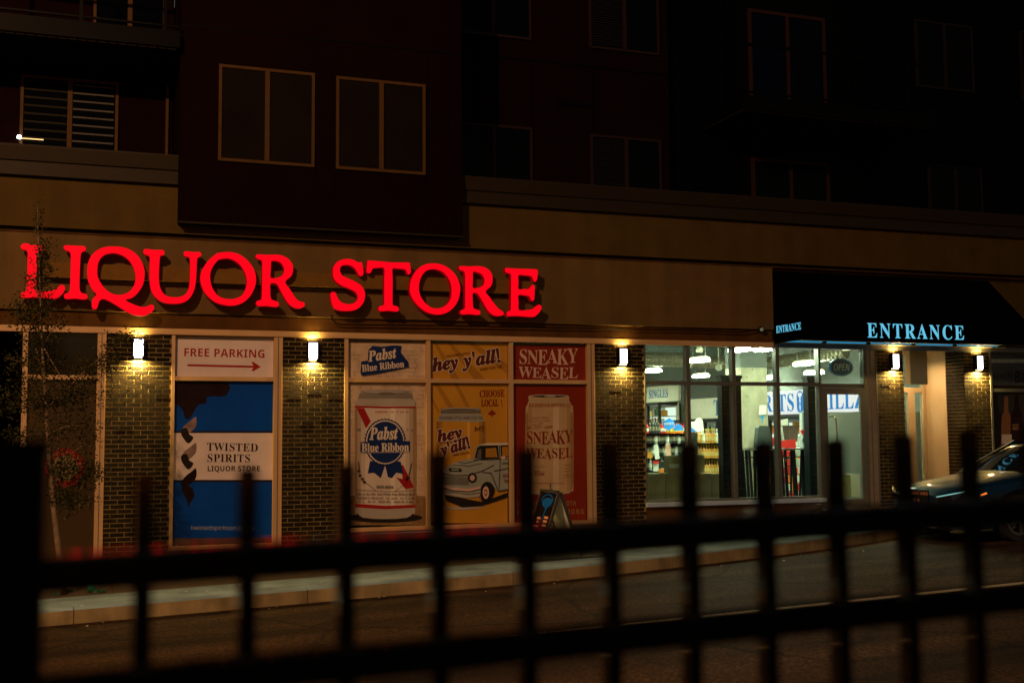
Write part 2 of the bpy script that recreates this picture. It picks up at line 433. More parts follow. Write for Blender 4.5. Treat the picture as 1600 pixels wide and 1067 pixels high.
'o':(336,[';I:I;4:K:|:S:m:a:b:r:Z;,:W;B:Z;X:b;m:m<#:|<0;4<8;I<;;^<8;p<1<$<#<1;n<8;Y<:;B<8;+<1:q<$:a;p:S;_:K', ';I:S;U:W;^:b;b:w;d;B;b;g;^;};U<.;I<1;=<.;5;};1;g;/;B;1:x;5:b;=:W']),
'n':(381,[':W:N:W:V:e:[:i:k:i;t:f<*:a<-:W</:W<7;?<7;?;{;T<5;o<;<(<8<6<.<>;w<A;`<A:k<D:[<I:W<Q:V<Q:N;Z:N;Z:V;]:V;h:[;k:k;k;b;h;w;c;|;Z;};K;y;?;k;?:k;B:[;G:W;O:V;O:N']),
'a':(344,[';u:I;b:N;Y:`;@:O;#:I:o:L:c:S:Z:`:X:n:^;):n;9;0;G;X;T;X;n;W;{;R<);J<.;?<0;.<-;)<$;-;v;2;i;1;a;,;Z;#;V:u;T:l;V:e;Z:a;c:_;l:a;w:g<&:q</;#<6;4<:;F<;;e<8;y<.<*;w<.;_<.:n</:c<4:`<<:d<@:]</:M', ';@:`;L:c;X:n;X;I;G;C;:;:;2;.;0:y;4:f']),
's':(288,[';@:I;2:K:z:Q:s:R:m:P:h:I:a:I:a;):i;):p:q:z:b;-:X;;:U;F:W;N:[;S:c;U:l;P:y;C;);*;6:u;?:j;I:c;U:a;d:e;w:o<-;%<8;;<;;H<:;X<6;]<5;`<4;e<6;i<;;p<;;p;e;h;e;a;u;W<%;L<-;?<0;6</;/<+;+<$;);w;.;j;>;`;T;S;d;K;n;@;t;4;v;#;s:h;h:W;V:L']),
't':(228,[';3:I:{:L:p:S:i:a:g:r:g<&:X<&:X<2:{<T;5<q;=<q;=<7;^<7;^<&;=<&;=:x;?:h;C:d;I:c;S:g;]:t;e:p;P:R']),
'5':(375,[';G:J;0:L:y:P:l:W:c:`:^:j:[:t:^;#:d;+:l;0:w;1:{:x;,:i;6:d;B:c;V:h;`:n;g:x;k;,;l;?;i;U;`;e;Q;n;>;q;(;o:r;k:c;q:n=3<:=3<;<N<(<N<$<Z;{<d;p<h;)<h;#<(;4<,;I<-;m<)<.;v<@;_<F;?<D;+<>:t<5:g<):[;g:N']),
'm':(554,[':W:N:W:V:e:[:i:k:i;t:f<*:a<-:W</:W<7;><7;>;z;S<4;l<;<.<4<<;x<R<4<n<;=%<8=4<.=<;w=?;`=?:k=B:[=G:W=O:V=O:N<X:N<X:V<a:W<f:[<j:k<j;b<g;w<b;|<X;}<J;y<>;l<>:k<A:[<F:W<N:V<N:N;X:N;X:V;a:W;f:[;j:k;j;b;g;w;b;|;X;};J;y;>;k;>:k;A:[;F:W;M:V;M:N']),
'3':(375,[';F:J;/:L:w:P:i:W:`:`:Y:j:W:t:Y;$:a;-:j;2:u;4:x:{;%:n;3:f;D:c;X:g;b:m;i:v;m;);n;:;k;L;a;Z;O;d;9;g;#;g;#;|;;;|;N<$;[<0;d<?;f<S;d<e;_<q;U<y;I<{;?<y;7<t;/<`;,<F:t<H:f<N:^<W:Z<e:`<v:n=);+=3;K=6;l=2<+=(<:<p<@<X<<<C<1<2;z<$;f;v<&;m<4;e<?;Y<F;L<H;:<F;&<@:r<8:e<,:Z;i:N']),
},
'I':{
'P':(409,[':=:N:=:U:N:X:Y:c:b:y;.<T;0<^;1<g;/<m;+<r:s<v:s=#;w=#<><{<V<q<e<a<j<I<g<7<^<&<O;s<=;i;};c;V;a;J;a;9:x;6:f;7:_;;:Z;M:U;M:N', ';X;m;r;q<);}<4<7<8<Q<0<k;t<s;i<o;c<a;N;m;S;m']),
'B':(430,[':=:N:=:U:N:X:Y:c:b:y;.<T;0<^;1<g;/<m;+<r:s<v:s=#;e=#<7<{<U<r<f<c<l<L<h<9<[<)<G;v<,;n<@;e<N;Y<V;K<Y;;<V;)<O:s<B:d</:X;n:P;J:N', ';Y;r;s;v<+<(<6<:<9<R<1<k;t<s;j<p;e<h;O;r;U;r', ';H:Y;_:^;q:k;|;%<%;?;};P;u;^;g;e;R;g;M;g;8:t;5:e;::]']),
'R':(429,[':=:N:=:U:N:X:Y:c:b:y;.<T;0<^;1<e;0<m;+<r:s<v:s=#;t=#<?<{<X<r<g<b<l<K<h<7<[<%<G;r<+;i<G:m<L:c<R:]<e:V<e:N;{:N;V;e;K;e;9:x;6:f;7:_;;:Z;M:U;M:N', ';W;p;q;t<)<&<4<:<8<R<1<k;t<s;j<q;d<d;N;q;S;p']),
'S':(369,[';B:H;,:K:l:S:b:U:Z:R:R:J:I:J:[;=:e;=:e;;:h:y:r:e;(:X;=:T;H:V;R:Z;b:k;h;$;c;8;T;J;<;a;%;w:u</:r<D:t<U:{<e;+<r;9<|;J=(;^=*;r=(<0<{<8<z<@<|<G=)<P=)<@<=<6<=<6<A<6<D<5<S<1<`<*<j;{<r;q<w;f<x;W<v;L<n;D<c;A<T;H<A;W</;c<$;o;u<.;V<5;F<8;4<2:q;}:Z;d:M']),
'N':(468,['<7:H;;<K:q:x:n:f:t:Z;+:U;+:N:<:N:<:U:M:X:X:c:b:y;+<M;.<Z;/<c;-<k;)<q:o<v:o=#;W=#<E;:<f<T<h<_<i<f<g<m<c<r<P<v<P=#=?=#=?<v=.<s<}<j<u<R<A:H']),
'T':(403,[':e:N:e:V:z:[;%:c;*:m;[<r;V<r;C<o;1<f:{<U:o<A:f<A:s=#<w=#<n<=<d<=<`<T<W<e<I<o<7<r<5<r;^:n;[:f;^:_;b:Z;t:V;t:N']),
'O':(478,[';N:H;-:N:n:_:^:y:W;B:Z;Z:b;t:m<2:|<I;4<^;G<n;i=$<1=*<S=$<m<n=#<T=)<2=&;s<z;Y<o;@<a;)<N:o<9:_;r:M', ';Q:T;g:Z;{:m<3;0<C;W<M<&<Q<K<O<_<H<m<=<v</<x;|<v;p<o;X<U;B<+;4;T;/;(;1:o;7:a;B:W']),
'W':(549,[':v:H:x<P:v<a:r<l:j<s:^<u:^=#;`=#;`<u;U<s;P<m;L<U;K;E<0<S<0<`</<j<+<q;}<t;s<v;s=#<t=#<t<v<j<t<d<p<`<`<^<<<[;F=D<[=G<d=H<j=D<s=6<v=5<v=5=#=t=#=t<v=i<s=a<m=P<V<6:H<+:H</<:;%:H']),
'h':(357,[';_:I;M:O;G:c;K:y;V;A;b;e;e;q;d;v;_;x;K;o;6;Q:};&:n:N:D:N:x<W:{<d:|<j:x<s:l<u:g<u:g=#;,=&;R=.;.;W;@;q;Q<);b<3;t<7<-<0<3;w<1;e<);J;s:t;q:o;q:k;r:f;v:d<%:k<5;%<<:{;z:U']),
'e':(269,[':z:I:f:M:V:W:L:i:H;%:J;8:Q;K:Z;]:g;n:v;|;+<-;<<4;M<7;]<4;i<.;p<#;r;r;m;^;];L;A;=:v;3:t:{:v:p:z:h;(:b;2:a;D:h;V;#;a:x;S:d;D:U;3:L', ':y;>;;;J;N;`;T;l;U;x;R<(;J<+;?<&;4;t;(;]']),
'y':(281,[':?9b:49c:-9g:&9n:%9v:&:#:+:*:9:/:J:):X9}:b:&:l:2:u:?:x:K:v:^:r:|:l;C:e;`:_;s:Z;|:U<$:M<%:I<%:I</:Y<1:g<4:y<7;%<0;-;u;4;O;?:t;T;E;[;_;Y;f;R;m;K;t;I;|;J<*;N<1;U<5;_<7;g<5;n<1;r<*;s;z;n;c;a;A;L:t;4:K:t:):X9k:K9d']),
'a':(336,[':i:I:Z:L:N:U:G:c:D:s:F;+:K;>:_;d:k;s:y<%;4<2;G<7;X<1;a;z;f<3<0<3;n;+;j:t;h:k;i:e;m:c;w:i<*:z<2:v;r:T;W:I;H:O;B:`;C:i;F:t;9:b;,:T:y:L', ':}:c;+:e;3:k;A;#;M;>;U;Z;X;r;U<#;K<(;C<%;;;z;+;c:x;D:r;.:o:w:s:h']),
'l':(173,[':c:I:W:K:O:O:J:W:I:c:J:m:M:y:u<U:z<l:w<s:l<u:i<u:i=#;P=.:v:z:t:q:s:j:t:e:x:c;):i;6:{;=:v:}:T:q:L']),
'b':(322,[':u:I:`:L:N:T:H:^:J:i:x<W:|<k:y<s:l<u:g<u:g=#;.=(;S=.;5;u;J<0;c<7;q<4;}<+<+;w<-;d<+;Q<%;?;l:u;_:f;N:Y;6:M', ':|:U;+:W;4:];D:o;Q;/;Z;J;_;e;Y;t;N;y;B;v;8;j;.;U;$;::u:q:r:_:t:W']),
's':(252,[':|:I:]:P:U:Q:O:P:J:J:B:L:J;+:T;):W:o:_:a:j:X:w:U;,:Z;1:i;.:u;#;*:q;::b;Q:];h:`;x:i<+:x<3;/<6;N<1;R<0;U</;[<1;`<5;i<5;a;[;W;];L;|;8<,;*<&;$;u;);i;3;Z;>;M;G;?;P;/;T:x;R:l;M:a;F:V;<:O;0:K']),
't':(185,[':^:I:L:O:F:b:G:i:H:r:e<#:T<#:T<0:v<C;8<d;F<d;8<2;R<2;N<#;4<#:u;(:r:u:p:k:r:e:u:c;%:j;5;#;=:y;/:e:{:U:m:L']),
'u':(357,[':f:I:R:O:K:c:N:t:U;6:b;_:f;u:b;|:W<#:T<#:T<,:s<1;><7:w:v:u:i:v:d:{:c;3:l;H;-;];W;l<2<:<2;s:k;u:g;x:e<(:k<.:r<5:|<<:w;|:T;o:L;a:I;W:K;P:P;K:W;I:c;O;(;>:i;.:W:w:L']),
'i':(194,[';7<U;.<W;&<]:|<d:z<m:|<u;&<|;.=&;7=);?=&;F<|;K<u;M<m;K<d;F<];?<W', ':g:J:]:K:T:P:P:X:N:c:P:o:S:z:e;_:h;l:i;u:f;|:[<#:W<#:W<,:{<1;@<7:{:y:y:j:z:f;#:d;.:j;<:|;B:w;(:U']),
'n':(357,[';`:I;N:O;I:c;L:y;W;A;d;e;g;q;e;v;`;x;M;o;9;T;$;*:p:N:G:N:d;_:h;n:i;u:e;|:Z<#:W<#:V<,;@<7;/;U;A;p;R<(;d<3;v<7</<0<5;w<2;g<*;J;r:k;s:f;x:d<&:j<4:|<;:w;{:T;n:L']),
'o':(316,[';$:I:j:M:X:X:L:j:I;%:K;8:Q;K:Z;^:g;n:u;|;*<-;;<4;L<7;d<3;v<(<&;q<*;Z<(;H;};6;t;#;h:m;Y:_;I:S;7:K', ';(:T;0:W;8:^;F:t;Q;7;Y;T;];n;W<%;K<,;C<*;;<#;-;h:|;K:t;,:q:l:v:Z']),
'r':(260,[':G:N:d;_:h;n:i;u:e;|:Z<#:W<#:V<,;@<7;.;S;=;o;J<(;W<3;e<7;s<1;w;z;v;p;r;i;l;d;d;c;Z;e;R;m;O;n;C;f;4;L;#;$:p:N']),
'c':(277,[':}:I:h:M:V:W:L:i:I;$:L;>:V;V:f;n:{<%;7<2;N<7;_<4;k<-;s<#;v;r;u;i;p;b;i;];a;Z;R;`;M;m;P;w;S<$;Q<*;K<,;C<*;:;};*;e:y;E:t;%:v:r:{:h;(:b;2:`;G:h;[;$;e:x;F:U']),
"'":(151,[':k<5:e=3;*=3;#<5']),
'!':(181,[':r;8:j=3;4=3;+;8', ':|:I:m:N:h:U:g:a:h:k:m:r:|:w;0:r;5:k;7:a;5:U;0:N']),
},
'B':{
'A':(463,[':N:N;I=4<.=4=*:N<M:N<;;.;=;.;+:N', ';J;X</;X;w<7;s<F;n<W;j<h;e<W;`<D;[<7']),
'B':(451,[':m:N:m=3;_=3</=/<M=$<`<m<g<O<d<<<]<,<P;{<A;u<A;s<V;k<`;d<g;X<k;K<m;:<g:w<T:a<8:R;n:N', ';F<,;d<,;w<.<)<4</<<<2<H</<T<&<];t<a;b<c;F<c', ';F:y;h:y;{:{<.;(<5;2<7;?<5;K<.;U;{;[;f;^;F;^']),
'C':(428,[';u:J;R:N;7:Z:|:m:n;,:e;J:b;m:f<5:o<S;$<m;;=%;W=2;z=6<C=1<g=$<U<U<:<a;z<f;`<`;L<O;@<5;=;m;@;J;K;1;^:{;z:v<=:y<^;(<^:W<>:M']),
'D':(497,[':m:N:m=3;_=3<(=/<G=$<`<n<r<W=#<9=(;p<y;:<_:m<5:U;W:N', ';F:y;]:y;};#<:;2<G;K<L;o<H<7<;<O<$<^;b<c;F<c']),
'E':(376,[':m:N:m=3<D=3<D<c;F<c;F<-<><-<>;^;F;^;F:y<D:y<D:N']),
'F':(369,[':m:N:m=3<C=3<C<c;E<c;E<#<=<#<=;S;E;S;E:N']),
'G':(486,[';y:J;H:R;$:k:i;8:b;n:f<7:q<U;)<o;A=&;a=2<,=6<R=2<u=&<d<W<J<b<,<f;q<c;`<Z;P<N;F<>;?<*;=;m;>;V;C;B;K;2;W;%;h:x;|:v<4:w<B:y<B;Q;o;Q;o;|<u;|<u:X<M:N']),
'H':(514,[':m:N:m=3;F=3;F<-<L<-<L=3=$=3=$:N<L:N<L;];F;];F:N']),
'I':(261,[':X:N:X:l:w:y:w<b:X<p:X=3;n=3;n<p;O<b;O:y;n:l;n:N']),
'K':(446,[':m:N:m=3;F=3;F;x;O<,;Z<:<B=3<{=3<%;{<|:N<A:N;[;Z;F;J;F:N']),
'L':(379,[':m:N:m=3;F=3;F:y<N:y<N:N']),
'M':(633,[':m:N:m=3;X=3<8;-<9;-<v=3=b=3=b:N=2:N=2;g=2<&=3<C=4<W=3<W<N:N;y:N;?<X;=<X;?<D;@<&;@;e;@:N']),
'N':(546,[':m:N:m=3;S=3<c;1<d;1<c;R<b;t<b=3=6=3=6:N<N:N;?<Q;=<Q;?</;@;g;@:N']),
'O':(534,[';{:J;W:N;::Z;#:m:n;,:e;J:b;n:e<7:n<U;#<o;:=&;W=2;|=6<E=2<c=&<y<o=.<U=8<7=;;n=8;J=.;,<y:m<c:Z<E:N', ';{:v<=:{<P;2<[;K<_;n<[<6<P<O<=<a;|<f;`<a;L<O;A<6;>;n;A;K;L;2;`:{']),
'P':(422,[':m:N:m=3;a=3</=.<J<y<Z<a<a<A<^<,<W;t<K;c<:;U;|;M;];J;F;J;F:N', ';F;u;V;u;k;w;z;}<)<.<,<?<*<N;|<Y;o<a;^<c;F<c']),
'Q':(534,['<Q9o<$:J;{:J;W:N;::Z;#:m:n;,:e;J:b;n:e<7:n<U;#<o;:=&;W=2;|=6<E=2<c=&<y<o=.<U=8<7=;;n=7;G=,;&<t:h<X:U=99o', ';{:v<=:{<P;2<[;K<_;n<[<6<P<O<=<a;|<f;`<a;L<O;A<6;>;n;A;K;L;2;`:{']),
'R':(443,[':m:N:m=3;Y=3<*=.<H<{<Z<d<a<D<_<4<Y<&<I;l<3;^<z:N<A:N;b;Q;F;Q;F:N', ';F;{;V;{;m;};{<)<)<4<,<B<)<Q;{<[;l<a;U<c;F<c']),
'S':(370,[';H:J;#:N:^:Y:^;/;(:|;::w;L:u;]:w;h:};n;+;p;5;l;A;b;K;@;];.;f:u;t:g<.:b<;:a<K:f<h:w=#;6=1;X=6;}=2<F=$<6<V;r<b;V<f;J<d;@<_;;<V;9<L;;<A;D<8;g<%<,;n<8;d<@;W<F;I<G;7<B:u<0:^;o:O']),
'T':(389,[';=:N;=<b:T<b:T=3<W=3<W<b;p<b;p:N']),
'U':(508,[';t:J;I:P;*:d:r;%:k;J:k=3;D=3;D;R;G;9;P;(;`:y;u:v<0:y<?;)<H;:<J;R<J=3=#=3=#;I<{;2<s:w<e:e<Q:V<8:M']),
'V':(436,[';F:N:N=3;(=3;U;V;Y;H;_;3;c:{;f;3;l;H;o;V<C=3<w=3<#:N']),
'W':(649,[';2:N:N=3;&=3;E;c;J;N;N;7;Q:};T;7;X;M;];_<%=3<V=3<z;_=#;M=(;7=+:}=.;7=3;N=7;c=U=3>.=3=J:N<k:N<I;t<G<$<C<5<@<E<><R<<<E<9<5<6<$<3;s;m:N']),
'Y':(419,[';D:N;D;P:N=3;,=3;_<)<7=3<n=3;x;R;x:N']),
'3':(384,[';G:J:|:N:[:W:[;):|:x;A:t;X:v;h:};q;.;s;>;n;O;g;U;];Y;9;^;%;^;%<*;9<*;[</;e<4;k<:;p<K;n<V;h<`;]<e;L<g;<<e;/<a:s<T:[<x:}=/;8=4;P=6;r=2<2=&<B<o<G<V<D<?<8<.<(;|;n;t;n;s<-;m<?;b<K;P<N;;<L;&<D:o<7:`<$:T;f:M']),
'5':(384,[';F:J:|:N:_:W:_;*:}:y;D:u;X:w;g;#;p;0;s;A;p;Q;g;];W;d;B;f;/;d:x;a:d;k:m=3<<=3<<<b;?<b;;<2;G<4;Y<5;o<3<&<,<7;|<B;n<J;[<L;E<F:|<4:b;p:P']),
'!':(181,[':r;8:j=3;4=3;+;8', ':|:I:m:N:h:U:g:a:h:k:m:r:|:w;0:r;5:k;7:a;5:U;0:N']),
'.':(180,[':{:I:m:N:h:U:g:a:h:k:m:r:{:w;0:r;5:k;7:a;5:U;0:N']),
},
'R':{
't':(242,[';H:J;.:O;#:V:u:a:o:p:n;):n<9:S<9:S<G:n<S:z<z;1<z;1<P;f<P;f<9;1<9;1;*;3:u;9:k;B:f;M:d;[:e;h:g;h:P;Y:L']),
'w':(528,[';*:N:Q<P:q<P;0;I;7;,;<:m;=:m;@:{;D;3;I;D;j<P<0<P<O;D<V;+<[:n<]:n<b;+<j;I=)<P=G<P<o:N<K:N<,;Z<$;w;z<1;y<1;t;w;m;Z;K:N']),
'i':(173,[':z<o:n<s:j<y:i=&:j=0:n=6:z=:;,=6;0=0;2=&;0<y;,<s', ':k:N:k<P;/<P;/:N']),
's':(322,[';?:J:x:M:`:V:`:r:z:h;?:c;S:e;a:j;h:s;k;#;g;0;Y;;;>;G:z;T:g;e:b;p:`;}:e<8:s<G;.<P;I<S;i<P<*<G;z<0;b<8;G<;;7<9;,<5;#<.:|<$;%;r;5;h;P;];o;O<&;><,;4<-;%<):i;t:X;]:N']),
'e':(379,[';_:J;F:M;1:U:y:c:l:u:d;2:a;M:d;j:k<&:w<:;-<H;@<P;W<S;m<Q<%<I<4<=<?<-<F;s<H;[<H;I;%;I;*;.;5:u;G:i;`:e<$:h<@:q<@:V<$:M', ';%;b<);b<%;v;x<-;k<7;V<;;D<8;5<-;+;w']),
'd':(413,[';Q:J;3:P:u:c:f;%:a;N:f;x:v<;;3<M;Q<S;e<Q;u<K<0<9<2<9<1<E<0<S<0=B<N=B<N:N<6:N<2:g<0:g<&:[;u:R;e:L', ';V:d;o:h<$:t<.;-<1;I<1;N<.;m<$<);p<6;U<;;A<6;2<(;);k;%;N;);1;2:v;A:h']),
'p':(413,[':k9V:k<P;)<P;-<7;/<7;8<B;D<K;S<Q;h<S<,<M<C<<<S;y<X;O<S;&<C:c<,:P;h:J;T:L;D:R;/:f;-:f;.:V;/:G;/9V', ';c:d;r:f<#:m<-:x<4;,<9;O<6;l<-<(;x<6;c<:;J<6;;<+;2;q;/;U;/;O;2;2;::v;I:h']),
'r':(277,[':k:N:k<P;)<P;-</;.</;8<=;E<H;T<P;f<S;q<S;{<Q;x<6;n<8;d<8;V<6;I<1;><(;6;v;1;g;/;U;/:N']),
'o':(406,[';Z:J;C:M;/:U:y:d:l:v:d;3:a;O:g;x:x<;;8<M;[<S;s<P<-<H<><;<J<)<R;l<U;O<O;&<>:d;}:Q', ';Z:d;s:i<):w<3;2<6;O<3;m<)<(;s<6;Z<:;B<6;2<(;);m;%;O;);2;2:w;C:i']),
'n':(415,[':k:N:k<P;)<P;-<7;/<7;:<D;G<L;W<Q;i<S<+<O<@<C<L</<P;k<P:N<3:N<3;i<0;|<)</;v<8;e<:;J<6;:<);2;o;/;R;/:N']),
'c':(322,[';Y:J;C:M;/:T:x:b:l:s:d;1:a;N:d;m:l<+:y<=;0<I;E<Q;]<S;w<P<2<I<)<1;p<7;[<9;D<5;3<(;);m;%;N;);1;3:v;C:i;Y:e;t:h</:o</:T;u:M']),
'a':(377,[';=:J;&:N:n:W:b:i:^;&:c;?:s;P;4;];Z;a;z;b;z;m;x<%;p<2;e<9;T<;;9<7:{<-:r<C;4<N;U<S;s<O<-<D<9<2<=;p<=:N<&:N;|:h;z:h;n:Z;b:Q;Q:L', ';D:c;Y:f;k:p;v;%;z;=;z;M;_;L;B;H;0;A;%;6:};%;$:s;,:j;7:e']),
'O':(524,[';y:J;V:N;::Z;$:m:o;,:f;J:c;n:f<7:o<U;$<n;:=&;V=2;y=6<@=2<]=&<r<o=(<U=1<7=5;n=1;J=(;,<r:m<]:Z<@:N', ';y:f<B:l<[;%<j;D<o;n<j<<<[<[<C<o;y<v;U<o;<<[;.<<;);n;.;D;<;%;U:l']),
'P':(406,[':o:N:o=3;U=3<#=.<@<z<P<d<V<E<T<2<M;z<A;j</;^;p;U;O;R;4;R;4:N', ';4;m;L;m;k;p<%;x<2<-<7<D<3<X<(<g;o<p;R<s;4<s']),
'E':(373,[':o:N:o=3<B=3<B<r;4<r;4<%<<<%<<;f;4;f;4:i<B:i<B:N']),
'N':(510,[':o:N:o=3;8=3<`:x<b:x<a;.<`;F<_;^<_=3<{=3<{:N<W:N;0<d;/<d;0<F;1;|;1:N']),
'3':(384,[';F:J:}:M:^:W:^:t;#:h;F:d;c:g;v:q<%;%<*;:<$;M;r;Z;];b;@;e;(;e;(<#;@<#;Z<&;n<1;y<?;}<Q;z<b;q<m;c<u;P<w;><v;/<q:n<c:_<w;$=.;9=4;P=6;r=2</=$<=<l<A<S<><><4<-<#;{;j;t;j;s<);l<;;a<E;N<I;9<F;$<?:n<3:_;{:S;d:M']),
'.':(180,[':{:I:m:N:h:U:g:a:h:k:m:r:{:w;0:r;5:k;7:a;5:U;0:N']),
},
}
